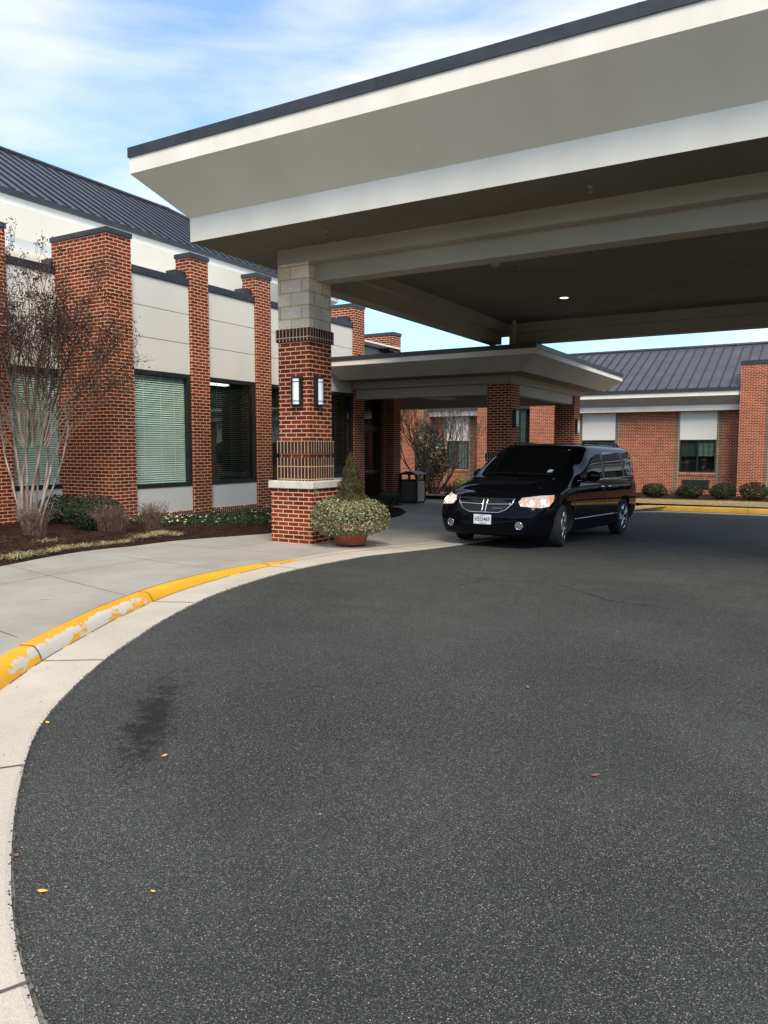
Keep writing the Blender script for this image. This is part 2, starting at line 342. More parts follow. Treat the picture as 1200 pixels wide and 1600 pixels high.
# ------------------------------------------------------------------ ground height
def gz(x, y): return -.025*min(max(y-9, 0), 24)
def kh(y):                                        # kerb height falls to flush near the pillar
    t = min(max((y-3.2)/4.9, 0), 1); return .115*(1-t**2.2)
def wz(x, y): return gz(x, y)+kh(y)
def sheet(poly, zf, dz=0., ys=(9, 33), step=None, thick=0):
    bm = bmesh.new()
    f = bm.faces.new([bm.verts.new((p[0], p[1], 0)) for p in poly]); f.normal_update()
    if f.normal.z < 0: f.normal_flip()
    lo = min(p[1] for p in poly); hi = max(p[1] for p in poly); cuts = list(ys)
    if step: cuts += [step[0]+i*step[2] for i in range(int((step[1]-step[0])/step[2])+1)]
    for y in cuts:
        if lo < y < hi: bmesh.ops.bisect_plane(bm, geom=bm.verts[:]+bm.edges[:]+bm.faces[:], plane_co=(0, y, 0), plane_no=(0, 1, 0))
    bmesh.ops.triangulate(bm, faces=bm.faces[:])
    for v in bm.verts: v.co.z = zf(v.co.x, v.co.y)+dz
    bm.normal_update()
    for f in bm.faces:
        if f.normal.z < 0: f.normal_flip()
    return bm
def catmull(pts, n=8):
    P = [Vector(p) for p in pts]; out = []
    for i in range(len(P)-1):
        a = P[max(i-1, 0)]; b = P[i]; c = P[i+1]; d_ = P[min(i+2, len(P)-1)]
        for k in range(n):
            t = k/n
            out.append(.5*((2*b)+(c-a)*t+(2*a-5*b+4*c-d_)*t*t+(3*b-a-3*c+d_)*t**3))
    out.append(P[-1]); return out
EDGE = catmull([(9, -.9), (5, -.25), (2, .15), (.2, .45), (-.88, .82), (-1.72, 1.165), (-2.31, 1.48), (-3.06, 2.02), (-3.71, 2.62), (-4.32, 3.47), (-4.72, 4.2), (-5.06, 4.9), (-5.44, 5.95), (-5.66, 7.39), (-5.55, 8.94), (-5.33, 9.9), (-5.12, 10.9), (-4.95, 12.5), (-4.88, 15), (-4.85, 19), (-4.8, 22.1), (-4.45, 22.95), (-3.7, 23.3), (-1, 23.45), (3, 23.5), (9, 23.5), (16, 23.5)], 8)
# the walkway lies on the left-hand side of the edge
def leftoff(line, dist):
    out = []
    for i, p in enumerate(line):
        t = (line[min(i+1, len(line)-1)]-line[max(i-1, 0)]).normalized()
        out.append(Vector((p.x-t.y*dist, p.y+t.x*dist)))
    return out
GW = .43
KF = leftoff(EDGE, GW); KB = leftoff(EDGE, GW+.155)

# big ground sheet to the horizon
g = bmesh.new()
quad(g, (-900, -900, 0), (900, -900, 0), (900, 900, 0), (-900, 900, 0))
for y in (9, 33): bmesh.ops.bisect_plane(g, geom=g.verts[:]+g.edges[:]+g.faces[:], plane_co=(0, y, 0), plane_no=(0, 1, 0))
for v in g.verts: v.co.z = gz(0, v.co.y)-.03
tag(obj('ground', g, M_ground), kind='structure')
# asphalt
poly = [(p.x, p.y) for p in EDGE]+[(30, 23.5), (30, -25), (14, -25), (14, -1.5)]
tag(obj('road', sheet(poly, gz, 0), M_asph), kind='structure')
# gutter, kerb swept along the edge
def khs(i):
    p = EDGE[i]
    if p.y < 12: return kh(p.y)
    # far kerb rises after the corner
    if p.x > -4.86 and p.y > 22.2: return .15*min(1, max(0, (p.x+4.8)/.5))
    return 0.
def strip(a, b, za, zb, uvv=(0, 1), mi=0, bm=None, rng_=None):
    bm = bm or bmesh.new(); uv = bm.loops.layers.uv.verify(); s = 0; prev = None
    idx = range(*rng_) if rng_ else range(len(a))
    for i in idx:
        A = (a[i].x, a[i].y, za(i)); Bv = (b[i].x, b[i].y, zb(i))
        if prev:
            f = bm.faces.new([bm.verts.new(q) for q in (prev[0], A, Bv, prev[1])]); f.material_index = mi
            s2 = s+(Vector(A)-Vector(prev[0])).length
            for l, u in zip(f.loops, ((s, uvv[0]), (s2, uvv[0]), (s2, uvv[1]), (s, uvv[1]))): l[uv].uv = u
            f.normal_update()
            if f.normal.z < 0: f.normal_flip()
            s = s2
        prev = (A, Bv)
    return bm
ge = lambda i: gz(0, EDGE[i].y)
gut = bmesh.new()
E0 = leftoff(EDGE, -.0)
strip(EDGE, EDGE, lambda i: ge(i)-.03, lambda i: ge(i)+.012, bm=gut)
strip(EDGE, leftoff(EDGE, .02), lambda i: ge(i)+.012, lambda i: ge(i)+.018, bm=gut)
strip(leftoff(EDGE, .02), KF, lambda i: ge(i)+.018, lambda i: gz(0, KF[i].y)+.012, bm=gut)
tag(obj('gutter', gut, M_gutter, uv=None), kind='structure')
iy = min(range(len(EDGE)), key=lambda i: abs(EDGE[i].y-8.15)+(100 if EDGE[i].x > -4.9 else 0))
i0 = min(range(len(EDGE)), key=lambda i: (EDGE[i]-Vector((-.9, .78))).length)-6
def kerb(rg, name, mat, zoff=0):
    bm = bmesh.new(); prof = [(GW, 0.0, 0), (GW+.008, .25, .15), (GW+.025, .62, .40), (GW+.05, .88, .55), (GW+.075, .98, .68), (GW+.11, 1.0, .85), (GW+.155, 1.0, 1)]
    for (d0, h0, v0), (d1, h1, v1) in zip(prof, prof[1:]):
        strip(leftoff(EDGE, d0), leftoff(EDGE, d1), lambda i: ge(i)+.012+khs(i)*h0+zoff, lambda i: ge(i)+.012+khs(i)*h1+zoff, uvv=(v0, v1), bm=bm, rng_=rg)
    bmesh.ops.remove_doubles(bm, verts=bm.verts[:], dist=.0005)
    o = obj(name, bm, mat, uv=None, smooth=True); return tag(o, kind='structure')
kerb((i0, iy+1), 'kerb', M_yel)
kerb((0, i0+1), 'kerb', M_gutter)
ifar = min(range(len(EDGE)), key=lambda i: (EDGE[i]-Vector((-4.6, 22.7))).length)
kerb((iy, ifar), 'kerb', M_gutter)
kerb((ifar-1, len(EDGE)), 'kerb', M_yel2)
# walkway
BED = catmull([(-5.0, -6.5), (-6.4, -2.5), (-7.3, 1.2), (-7.95, 3.8), (-8.50, 5.5), (-8.80, 6.3), (-9.05, 7.14), (-9.16, 8.25), (-9.03, 9.36), (-8.70, 10.88), (-8.6, 12.5), (-8.7, 14.4), (-9.1, 16.4), (-9.7, 17.9), (-9.95, 18.35), (-10.4, 18.85), (-11.95, 19.28)], 6)
wp = [(KB[i].x, KB[i].y) for i in range(8, ifar-2)]
wp += [(-5.4, 22.9), (-6.0, 24.6), (-11.1, 24.9), (-12.75, 25.0), (-12.75, 19.28)]
wp += [(p.x, p.y) for p in BED[::-1]]+[(-4.5, -9), (5, -9)]
tag(obj('walkway', sheet(wp, wz, .012, step=(3, 8.4, .3)), M_walk), kind='structure')
# control joints in the walkway and gutter: thin dark strips 3 mm above
def jline(bm, a, b, w=.007, zf=wz, dz=.0155, n=12):
    a = Vector(a); b = Vector(b); t = (b-a).normalized(); nn = Vector((-t.y, t.x))*w/2; pr = None
    for k in range(n+1):
        p = a.lerp(b, k/n); j = random.uniform(.6, 1.3)
        q = ((p+nn*j), (p-nn*j))
        cur = [(*q[0], zf(*q[0])+dz), (*q[1], zf(*q[1])+dz)]
        if pr: quad(bm, pr[0], pr[1], cur[1], cur[0])
        pr = cur
jb = bmesh.new()
for a, b in (((-5.72, 4.95), (-8.55, 5.6)), ((-6.3, 6.8), (-9.05, 7.1)), ((-5.1, 3.4), (-8.0, 3.9)), ((-6.25, 8.6), (-9.12, 8.55)), ((-6.0, 10.55), (-8.76, 10.6)), ((-5.6, 12.3), (-8.6, 12.4)), ((-5.45, 14.4), (-8.7, 14.4)), ((-5.4, 16.5), (-9.1, 16.5)), ((-5.4, 18.7), (-10.1, 18.7)), ((-5.4, 20.8), (-12.5, 20.8)),
             ((-7.15, 3.75), (-7.62, 6.95)), ((-7.62, 6.95), (-7.75, 9.6)), ((-7.8, 10.7), (-7.7, 16.5)), ((-7.7, 16.5), (-8.4, 20.8))):
    jline(jb, a, b)
tag(obj('walkway_joint', jb, M_joint), kind='structure')
jg = bmesh.new()
def near(pt): return min(range(len(EDGE)), key=lambda i: (EDGE[i]-Vector(pt)).length)
for pt in ((-4.35, 3.52), (-3.2, 2.12), (-5.25, 5.35), (-5.62, 7.6), (-5.3, 10), (-4.95, 12.5), (-2, 23.4), (0, 23.45), (-1.9, 1.2), (2.5, 23.5)):
    i = near(pt)
    w = .006
    t = (EDGE[i+1]-EDGE[i-1]).normalized()*w
    pts = [(0, .021)]+[(d_, .0155+khs(i)*h_) for d_, h_ in ((GW, 0), (GW+.006, .25), (GW+.023, .62), (GW+.048, .89), (GW+.075, .985), (GW+.155, 1.0))]
    prev = None
    for d_, z_ in pts:
        c = Vector(leftoff(EDGE, d_-.002)[i]); A = (c.x-t.x, c.y-t.y, ge(i)+z_+.002); Bq = (c.x+t.x, c.y+t.y, ge(i)+z_+.002)
        if prev: quad(jg, prev[0], prev[1], Bq, A)
        prev = (A, Bq)
# joint between gutter and walkway / kerb foot
for i in range(40, ifar-6):
    a = leftoff(EDGE, GW-.006)[i]; b = leftoff(EDGE, GW-.006)[i+1]; c = leftoff(EDGE, GW+.003)[i+1]; e = leftoff(EDGE, GW+.003)[i]
    if random.random() < .86: quad(jg, (a.x, a.y, ge(i)+.0165), (b.x, b.y, ge(i+1)+.0165), (c.x, c.y, ge(i+1)+.0165), (e.x, e.y, ge(i)+.0165))
tag(obj('gutter_joint', jg, M_joint), kind='structure')
gp = bmesh.new()  # open gap along the gutter, the shade inside it painted as a dark strip
for i in range(18, 60):
    wd = .016*max(0, 1-abs(i-34)/26)*random.uniform(.5, 1.3)+.002
    a, c = leftoff(EDGE, .002), leftoff(EDGE, -wd) if i == 18 else None
    if i == 18: LA = a; LB = [leftoff(EDGE, -(.018*max(0, 1-abs(j-34)/26)*random.uniform(.5, 1.3)+.002))[j] for j in range(80)]
    quad(gp, (LA[i].x, LA[i].y, .004), (LB[i].x, LB[i].y, .004), (LB[i+1].x, LB[i+1].y, .004), (LA[i+1].x, LA[i+1].y, .004))
tag(obj('road_gap', gp, M_joint), kind='structure')
# crumbly asphalt lip against the gutter: small black stones
M_crumb = noisy('asphalt_crumbs', (.012, .012, .012), (.05, .05, .048), 80, .9)
cb = bmesh.new()
for i in range(36, 110):
    for k in range(12):
        p = EDGE[i].lerp(EDGE[i+1], random.random()); q = leftoff(EDGE, 1)[i]-EDGE[i]
        o_ = max(-.03, random.gauss(.0, .012)); s = random.uniform(.002, .0055)
        c = Vector((p.x+q.x*o_, p.y+q.y*o_, gz(p.x, p.y)+.012+s*.4))
        M = Matrix.Translation(c) @ Matrix.Rotation(random.uniform(0, 6), 4, Vector((random.random(), random.random(), 1)).normalized()) @ Matrix.Diagonal((s, s*random.uniform(.6, 1), s*.6, 1))
        bmesh.ops.create_icosphere(cb, subdivisions=0 or 1, radius=1, matrix=M) if k < 5 else box(cb, c.x-s*.7, c.x+s*.7, c.y-s*.6, c.y+s*.6, c.z-s*.5, c.z+s*.3)
tag(obj('asphalt_crumbs', cb, M_crumb), kind='stuff', label='loose black asphalt crumbs along the gutter edge', cat='gravel')
# cracks in the asphalt
M_crack = noisy('crack', (.006, .006, .006), (.012, .012, .012), 20, .95)
ck = bmesh.new()
def crack(pts, w):
    pr = None; P = catmull(pts, 10)
    for k, p in enumerate(P):
        j = random.uniform(-.02, .02); ww = w*random.uniform(.3, 1.2); t = (P[min(k+1, len(P)-1)]-P[max(k-1, 0)]).normalized(); nn = Vector((-t.y, t.x))
        c = p+nn*j; a = c+nn*ww; b = c-nn*ww
        cur = ((a.x, a.y, gz(0, a.y)+.004), (b.x, b.y, gz(0, b.y)+.004))
        if pr: quad(ck, pr[0], pr[1], cur[1], cur[0])
        pr = cur
crack([(-4.6, 20.6), (-2.8, 21.2), (-1.2, 20.6), (.6, 19.9), (3, 19.2)], .022)
crack([(-3.9, 8.4), (-3.3, 8.1), (-2.6, 8.25), (-1.8, 7.6), (-1.2, 7.5)], .006)
crack([(-3.45, 8.4), (-3.38, 7.9), (-3.5, 7.5)], .005)
crack([(-1.1, 12.9), (-.2, 12.6), (1.5, 12.8)], .008)
tag(obj('road_crack', ck, M_crack), kind='structure')
# far sidewalk, lawn, mulch behind the yellow kerb
fz = lambda x, y: gz(x, y)+.15
tag(obj('pavement', sheet([(-4.0, 23.75), (-3.2, 24.0), (-1, 24.08), (3, 24.12), (16, 24.12), (16, 25.35), (-12.8, 25.35), (-12.8, 24.99), (-11.1, 24.91), (-6, 24.61), (-5.35, 22.92), (-4.9, 22.4)], lambda x, y: gz(x, y)+(.15 if x > -4.2 else .02), .012), M_walk), kind='structure')
lawnp = [(-24, 25.35), (16, 25.35), (16, 30.6), (-3, 30.3), (-5, 29.8), (-7, 29.6), (-9, 29.3), (-13, 29.8), (-18, 30), (-24, 30)]
lz = lambda x, y: gz(x, y)+.16-.01*max(0, y-25)*.9
tag(obj('lawn', sheet(lawnp, lz, .0), M_grass), kind='structure')
gb = bmesh.new()
for k in range(14000):
    x = random.uniform(-6, 2.5); y = random.uniform(25.4, 30.1)
    if k % 3 == 0: x = random.uniform(-16, -9)
    z = lz(x, y); h = random.uniform(.02, .055); a = random.uniform(0, 6.28); l = random.uniform(-.03, .03)
    quad(gb, (x-.006*cos(a), y-.006*sin(a), z), (x+.006*cos(a), y+.006*sin(a), z), (x+l+.002, y+l, z+h), (x+l, y+l, z+h))
tag(obj('grass', gb, M_grass), 'dormant straw coloured grass before the far brick building', 'grass', kind='stuff')
tag(obj('mulch_bed', sheet([(-24, 30), (-18, 30), (-13, 29.8), (-9, 29.3), (-7, 29.6), (-5, 29.8), (-3, 30.3), (16, 30.6), (16, 36.2), (-24, 36.2)], lz, .004), M_mulch), kind='structure')

# near mulch bed: grid between BED line and the building, mounded
def bump_noise(x, y): return .02*sin(x*7.3+y*3.1)+.015*sin(x*15.1-y*11.7)+.012*sin(y*23+x*5)
mb = bmesh.new(); rows = []
for p in BED:
    row = []; xe = -13.6 if p.y < 10.3 else -12.0
    for k in range(25):
        s = k/24; x = p.x+(xe-p.x)*s; y = p.y
        z = wz(x, y)+.012-.02*(s < .01)+.10*min(1, s*4)*(.9 if s > 0 else 0)+bump_noise(x, y)*(1 if s > .02 else 0)+random.uniform(-.008, .008)
        row.append(mb.verts.new((x, y, z)))
    rows.append(row)
for a, b in zip(rows, rows[1:]):
    for k in range(24): mb.faces.new((a[k], a[k+1], b[k+1], b[k]))
mb.normal_update()
for f in mb.faces:
    if f.normal.z < 0: f.normal_flip()
bedme = obj('mulch_bed', mb, M_mulch, smooth=True); tag(bedme, kind='structure')
bvh_bed = BVHTree.FromObject(bedme, bpy.context.evaluated_depsgraph_get())
def bedz(x, y):
    h = bvh_bed.ray_cast(Vector((x, y, 5)), Vector((0, 0, -1)))
    return h[0].z if h[0] else wz(x, y)+.1
def bed_edge_x(y):
    return min(BED, key=lambda p: abs(p.y-y)).x
mc = bmesh.new()
M_chip = noisy('mulch_chips', (.016, .008, .006), (.085, .045, .030), 35, .95, spec=.1)
for k in range(9000):
    y = random.uniform(4.6, 15.5); xe = bed_edge_x(y); x = xe-abs(random.gauss(0, 1.1))-.01
    if x < -13.3: continue
    z = bedz(x, y); a = random.uniform(0, pi); l = random.uniform(.012, .045); w = random.uniform(.004, .010); t = random.uniform(-.5, .5)
    dx, dy = cos(a)*l, sin(a)*l
    quad(mc, (x-dx-dy*w/l, y-dy+dx*w/l, z+.004), (x-dx+dy*w/l, y-dy-dx*w/l, z+.004), (x+dx+dy*w/l, y+dy-dx*w/l, z+.010+t*l*.5), (x+dx-dy*w/l, y+dy+dx*w/l, z+.012+t*l*.5))
tag(obj('mulch_chips', mc, M_chip), 'shredded brown bark mulch over the near planting bed', 'mulch', kind='stuff')

# ------------------------------------------------------------------ drive canopy
CX0, CX1 = -8.47, 3.2          # lower edge, left and right
CY0, CY1 = 8.75, 19.9
K_ = .6
dc = thing('drive_canopy', 'huge flat roofed drive-through canopy with white bands and dark metal edge over the van', 'canopy', (-2.5, 14.3, 0))
def ringwall(bm, x0, x1, y0, y1, z0, z1, k0=0, k1=0, mi=0):
    a = [(x0-k0, y0-k0, z0), (x1+k0, y0-k0, z0), (x1+k0, y1+k0, z0), (x0-k0, y1+k0, z0)]
    b = [(x0-k1, y0-k1, z1), (x1+k1, y0-k1, z1), (x1+k1, y1+k1, z1), (x0-k1, y1+k1, z1)]
    for i in range(4):
        j = (i+1) % 4; quad(bm, a[i], a[j], b[j], b[i], mi=mi)
def frame_slab(bm, X0, X1, Y0, Y1, t, z0, z1, mi=0):     # rectangular beam ring of width t
    box(bm, X0, X1, Y0, Y0+t, z0, z1, mi); box(bm, X0, X1, Y1-t, Y1, z0, z1, mi)
    box(bm, X0, X0+t, Y0+t, Y1-t, z0, z1, mi); box(bm, X1-t, X1, Y0+t, Y1-t, z0, z1, mi)
def hbox(z0, z1, k, x0=CX0, x1=CX1, y0=CY0, y1=CY1): return B(x0-k, x1+k, y0-k, y1+k, z0, z1)
b = bmesh.new(); ringwall(b, CX0, CX1, CY0, CY1, 4.63, 4.98); obj('lower_band', b, M_stucco, dc)
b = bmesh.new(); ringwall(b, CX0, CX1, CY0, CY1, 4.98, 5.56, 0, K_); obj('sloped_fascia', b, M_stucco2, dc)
b = bmesh.new(); ringwall(b, CX0, CX1, CY0, CY1, 5.56, 5.79, K_, K_); obj('upper_band', b, M_stucco, dc)
b = bmesh.new(); box(b, CX0-K_-.02, CX1+K_+.02, CY0-K_-.02, CY1+K_+.02, 5.79, 5.93)
for k in range(8): box(b, CX0-K_+1.2+k*1.52, CX0-K_+1.212+k*1.52, CY0-K_-.024, CY0-K_-.02, 5.788, 5.932)
obj('metal_edge', b, M_capmet, dc)
b = bmesh.new(); quad(b, (CX0, CY0, 4.63), (CX0, CY1, 4.63), (CX1, CY1, 4.63), (CX1, CY0, 4.63)); 
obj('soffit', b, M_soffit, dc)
BX0, BX1, BY0, BY1 = -7.645, 2.4, 9.815, 18.98
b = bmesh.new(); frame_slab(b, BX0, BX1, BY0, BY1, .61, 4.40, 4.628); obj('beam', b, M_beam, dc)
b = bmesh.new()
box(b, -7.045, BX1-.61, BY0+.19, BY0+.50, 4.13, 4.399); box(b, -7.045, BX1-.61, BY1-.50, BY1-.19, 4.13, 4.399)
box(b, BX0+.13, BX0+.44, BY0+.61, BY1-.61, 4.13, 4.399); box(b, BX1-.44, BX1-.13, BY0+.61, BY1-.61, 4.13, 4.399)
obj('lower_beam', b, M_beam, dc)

def column(cx, cy, zg, parent, top=4.40, stone=True, lamp=True):
    h = .305
    def sq(z0, z1, hh, bev=0): return B(cx-hh, cx+hh, cy-hh, cy+hh, z0, z1, bev=bev)
    c = obj('column', sq(.995+zg, (3.20 if stone else 3.2)+zg*0, h), M_brick, parent)
    obj('column_base', sq(zg-.05, .875+zg, .405), M_brick, c)
    obj('stone_cap', sq(.875+zg, .995+zg, .44, .012), M_cap, c)
    obj('soldier_course', sq(.996+zg, 1.365+zg, h+.028), M_sold, c)
    obj('soldier_course', sq(1.435+zg, 1.635+zg, h+.028), M_sold, c)
    if stone: obj('soldier_course', sq(3.198, 3.395, h+.03), M_sold, c)
    if stone: obj('stone_block', sq(3.395, top, h-.002), M_block, c)
    return c
column(-7.345, 10.125, 0, dc)
column(2.1, 10.125, 0, dc)
column(2.1, 18.67, -.24, dc)
# downpipe and stub posts between the two roofs
b = bmesh.new(); tube(b, [(-6.72, 17.95, 4.63), (-6.72, 17.95, 3.9)], [.055, .055], 12); obj('downpipe', b, M_beam, dc)
obj('stub_post', B(-7.5, -7.38, 18.3, 18.42, 3.8, 4.13), M_frame, dc); obj('stub_post', B(-7.2, -7.08, 18.75, 18.87, 3.8, 4.13), M_frame, dc)

def lamp(x, y, z, nrm, label):
    # nrm: outward normal ('-y' or '+x'); z = centre
    t = thing('wall_lamp', label, 'wall lamp', (x, y, z), (0, 0, 0 if nrm == '-y' else R(90)), 'half cylinder wall lamps on brick pillars', local=True)
    b = bmesh.new(); box(b, -.105, .105, -.035, 0, -.24, .24, bev=.004); obj('backplate', b, M_frame, t)
    b = bmesh.new(); pr = []
    n = 12; r = .066
    for k in range(n+1):
        a = pi*k/n; pr.append((-r*cos(a), -.03-r*sin(a)*1.05))
    for (x0, y0), (x1, y1) in zip(pr, pr[1:]): quad(b, (x0, y0, -.20), (x1, y1, -.20), (x1, y1, .20), (x0, y0, .20)).smooth = True
    obj('diffuser', b, M_diff, t)
    b = bmesh.new()
    for zz in (-.215, .2): 
        pts = [(px*1.06, py*1.02) for px, py in pr]
        lo = [b.verts.new((px, py, zz)) for px, py in pts]; hi = [b.verts.new((px, py, zz+.015)) for px, py in pts]
        b.faces.new(lo); b.faces.new(hi[::-1])
        for k in range(n): b.faces.new((lo[k], lo[k+1], hi[k+1], hi[k]))
    for zz in (-.15, .15):
        pts = [(px*1.05, -.03+(py+.03)*1.05) for px, py in pr]
        for (x0, y0), (x1, y1) in zip(pts, pts[1:]): quad(b, (x0, y0, zz-.006), (x1, y1, zz-.006), (x1, y1, zz+.006), (x0, y0, zz+.006))
    for s in (-1, 1): box(b, s*.080-.012, s*.080+.012, -.065, -.035, -.215, .215)
    obj('band', b, M_frame, t)
    return t
M_diff, _t, _p = base('frosted_white_glass', (.80, .84, .86), .35); _p.inputs['Subsurface Weight'].default_value = .0
lamp(-7.27, 9.820, 2.41, '-y', 'wall lamp on the camera side of the stone topped pillar')
lamp(-7.040, 10.03, 2.41, '+x', 'wall lamp on the driveway side of the stone topped pillar')
lamp(-7.035, 18.93, 2.28, '+x', 'wall lamp on the dark pillar right behind the van windscreen')
lamp(-7.035, 24.62, 2.22, '+x', 'small wall lamp on the rear canopy pillar above the van roof')
# ceiling fittings
def sprinkler(x, y, z, label, grp='sprinkler heads under the drive canopy'):
    b = bmesh.new(); lathe(b, [(.045, z), (.045, z-.008), (.02, z-.03), (.012, z-.03), (.012, z-.07), (.03, z-.075), (.03, z-.08), (.0005, z-.082)][::-1], 14, (x, y, 0))
    return tag(obj('sprinkler_head', b, M_copper, loc=(x, y, z)), label, 'sprinkler', grp)
sprinkler(-6.32, 9.27, 4.629, 'sprinkler head under the soffit just above the stone pillar')
sprinkler(-2.54, 9.29, 4.629, 'sprinkler head under the front soffit towards the right edge')
sprinkler(-4.71, 12.79, 4.629, 'sprinkler head in the canopy ceiling in front of the lit downlight')
sprinkler(-4.58, 15.5, 4.629, 'sprinkler head in the canopy ceiling right beside the lit downlight')
b = bmesh.new(); lathe(b, [(.0005, 4.57), (.05, 4.572), (.08, 4.59), (.085, 4.629)], 20, (-4.94, 12.29, 0)); tag(obj('smoke_detector', b, M_beam, loc=(-4.94, 12.29, 4.63)), 'round smoke detector on the canopy ceiling behind the front beam', 'smoke detector')
t = thing('ceiling_light', 'lit round downlight in the drive canopy ceiling', 'ceiling light', (-4.8, 15.7, 4.629))
b = bmesh.new(); lathe(b, [(.0005, 4.612), (.085, 4.612), (.09, 4.625)], 24, (-4.8, 15.7, 0)); obj('lens', b, M_down, t)
b = bmesh.new(); lathe(b, [(.091, 4.628), (.13, 4.628), (.13, 4.618), (.091, 4.608), (.0905, 4.628)], 24, (-4.8, 15.7, 0)); obj('trim_ring', b, M_beam, t)

# ------------------------------------------------------------------ entrance canopy
ec = thing('entrance_canopy', 'lower flared entrance canopy on brick pillars behind the van', 'canopy', (-9, 20, 0))
EX0, EX1, EY0, EY1 = -12.2, -6.50, 17.93, 25.75
k2 = .52
b = bmesh.new()
def ring3(bm, z0, z1, k0, k1):
    a = [(EX0, EY0-k0, z0), (EX1+k0, EY0-k0, z0), (EX1+k0, EY1+k0, z0), (EX0, EY1+k0, z0)]
    c = [(EX0, EY0-k1, z1), (EX1+k1, EY0-k1, z1), (EX1+k1, EY1+k1, z1), (EX0, EY1+k1, z1)]
    for i in range(3): quad(bm, a[i], a[i+1], c[i+1], c[i])
ring3(b, 3.40, 3.74, 0, k2); obj('sloped_fascia', b, M_tan, ec)  # darker stucco chosen here, shade from the drive canopy put into its colour
b = bmesh.new(); ring3(b, 3.74, 3.87, k2, k2); obj('upper_band', b, M_stucco, ec)
b = B(EX0, EX1+k2+.02, EY0-k2-.02, EY1+k2+.02, 3.87, 3.985); obj('metal_edge', b, M_capmet, ec)
obj('beam_shade_box', B(-15.0, EX0-.002, 22.42, 25.9, 3.40, 3.98), M_capmet, ec)  # box added to keep open sky light off the beam extension below
b = bmesh.new(); quad(b, (EX0, EY0, 3.40), (EX0, EY1, 3.40), (EX1, EY1, 3.40), (EX1, EY0, 3.40)); obj('soffit', b, M_soffit, ec)
b = bmesh.new(); frame_slab(b, -11.87, -7.05, 18.665, 25.12, .62, 3.205, 3.398); obj('beam', b, M_beam, ec)
b = bmesh.new()
box(b, -11.87, -7.71, 18.84, 19.16, 2.93, 3.203); box(b, -7.38, -7.12, 19.33, 24.4, 2.93, 3.203); box(b, -15.0, -7.71, 24.62, 24.94, 2.93, 3.398)
obj('lower_beam', b, M_beam, ec)
for cx, cy, zg in ((-7.38, 18.995, -.24), (-7.38, 24.74, -.39)):
    hh = .325
    c = obj('column', B(cx-hh, cx+hh, cy-hh, cy+hh, .6, 3.203), M_brick, ec)
    obj('column_base', B(cx-hh-.08, cx+hh+.08, cy-hh-.08, cy+hh+.08, zg-.05, .62), M_brick, c)
    for za, zb in ((1.18, 1.385), (.75, 1.12)): obj('soldier_course', B(cx-hh-.028, cx+hh+.028, cy-hh-.028, cy+hh+.028, za, zb), M_sold, c)
    obj('stone_cap', B(cx-hh-.12, cx+hh+.12, cy-hh-.12, cy+hh+.12, .62, .75), M_cap, c)

# ------------------------------------------------------------------ near (left) building
nb = thing('brick_building', 'near brick and white panel building with tall blind covered windows and blue-grey seam roof', 'building', (-13, 10, 0))
def pillar(y0, y1, xf, xb, z0=-.3, top=5.57, parent=None, cap=True):
    p = obj('brick_pillar', B(xb, xf, y0, y1, z0, top), M_brick, parent or nb)
    if cap:
        b = B(xb-.02, xf+.022, y0-.022, y1+.022, top, top+.095); obj('pillar_cap', b, M_capmet, p)
    return p
def window(y0, y1, xp, z0, z1, mode):
    """frame facing +X in plane x=xp; mode: 'closed' blinds, 'open' dark blinds"""
    t = .085; b = bmesh.new()
    box(b, xp-.10, xp+.012, y0, y1, z0, z0+t); box(b, xp-.10, xp+.012, y0, y1, z1-t, z1)
    box(b, xp-.10, xp+.012, y0, y0+.05, z0+t, z1-t); box(b, xp-.10, xp+.012, y1-.10, y1, z0+t, z1-t)
    w = obj('window', b, M_frame, nb)
    b = bmesh.new(); quad(b, (xp-.03, y0+.05, z0+t), (xp-.03, y1-.1, z0+t), (xp-.03, y1-.1, z1-t), (xp-.03, y0+.05, z1-t)); obj('pane', b, M_glass if mode == 'closed' else M_glassd, w)
    b = bmesh.new(); z = z0+t+.01; sp = .045
    while z < z1-t-.02:
        if mode == 'closed': j1 = random.uniform(-.002, .002); quad(b, (xp-.060, y0+.06, z+j1), (xp-.060, y1-.12, z-j1), (xp-.088, y1-.12, z+sp*.72), (xp-.088, y0+.06, z+sp*.72))
        else: quad(b, (xp-.075, y0+.06, z), (xp-.075, y1-.12, z), (xp-.115, y1-.12, z+.012), (xp-.115, y0+.06, z+.012))
        z += sp
    for yy in (y0+.35, (y0+y1)/2, y1-.42): box(b, xp-.062, xp-.058, yy-.004, yy+.004, z0+t, z1-t)
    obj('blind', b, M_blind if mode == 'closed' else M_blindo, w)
    return w
def bay(y0, y1, xp, mode):
    z = [0.17, .70, 3.09, 3.745, 4.365, 4.97]
    obj('wall_panel', B(xp-.2, xp, y0, y1, z[0], z[1]-.002), M_panel, nb)
    for a, c in ((z[2], z[3]), (z[3], z[4]), (z[4], z[5])): obj('wall_panel', B(xp-.2, xp, y0, y1, a+.006, c-.006), M_panel, nb)
    for zz in z[3:5]: obj('panel_joint', B(xp-.2, xp-.012, y0, y1, zz-.006, zz+.006), M_frame, nb)
    obj('brick_plinth', B(xp-.25, xp+.02, y0, y1, -.3, z[0]), M_soldred, nb)
    obj('parapet_cap', B(xp-.30, xp+.03, y0, y1, 4.97, 5.11), M_capmet, nb)
    window(y0, y1, xp, z[1], z[2], mode)
    b = bmesh.new(); box(b, xp-.34, xp-.05, y1-.30, y1-.002, 5.111, 5.27); obj('flashing_saddle', b, M_capmet, nb)
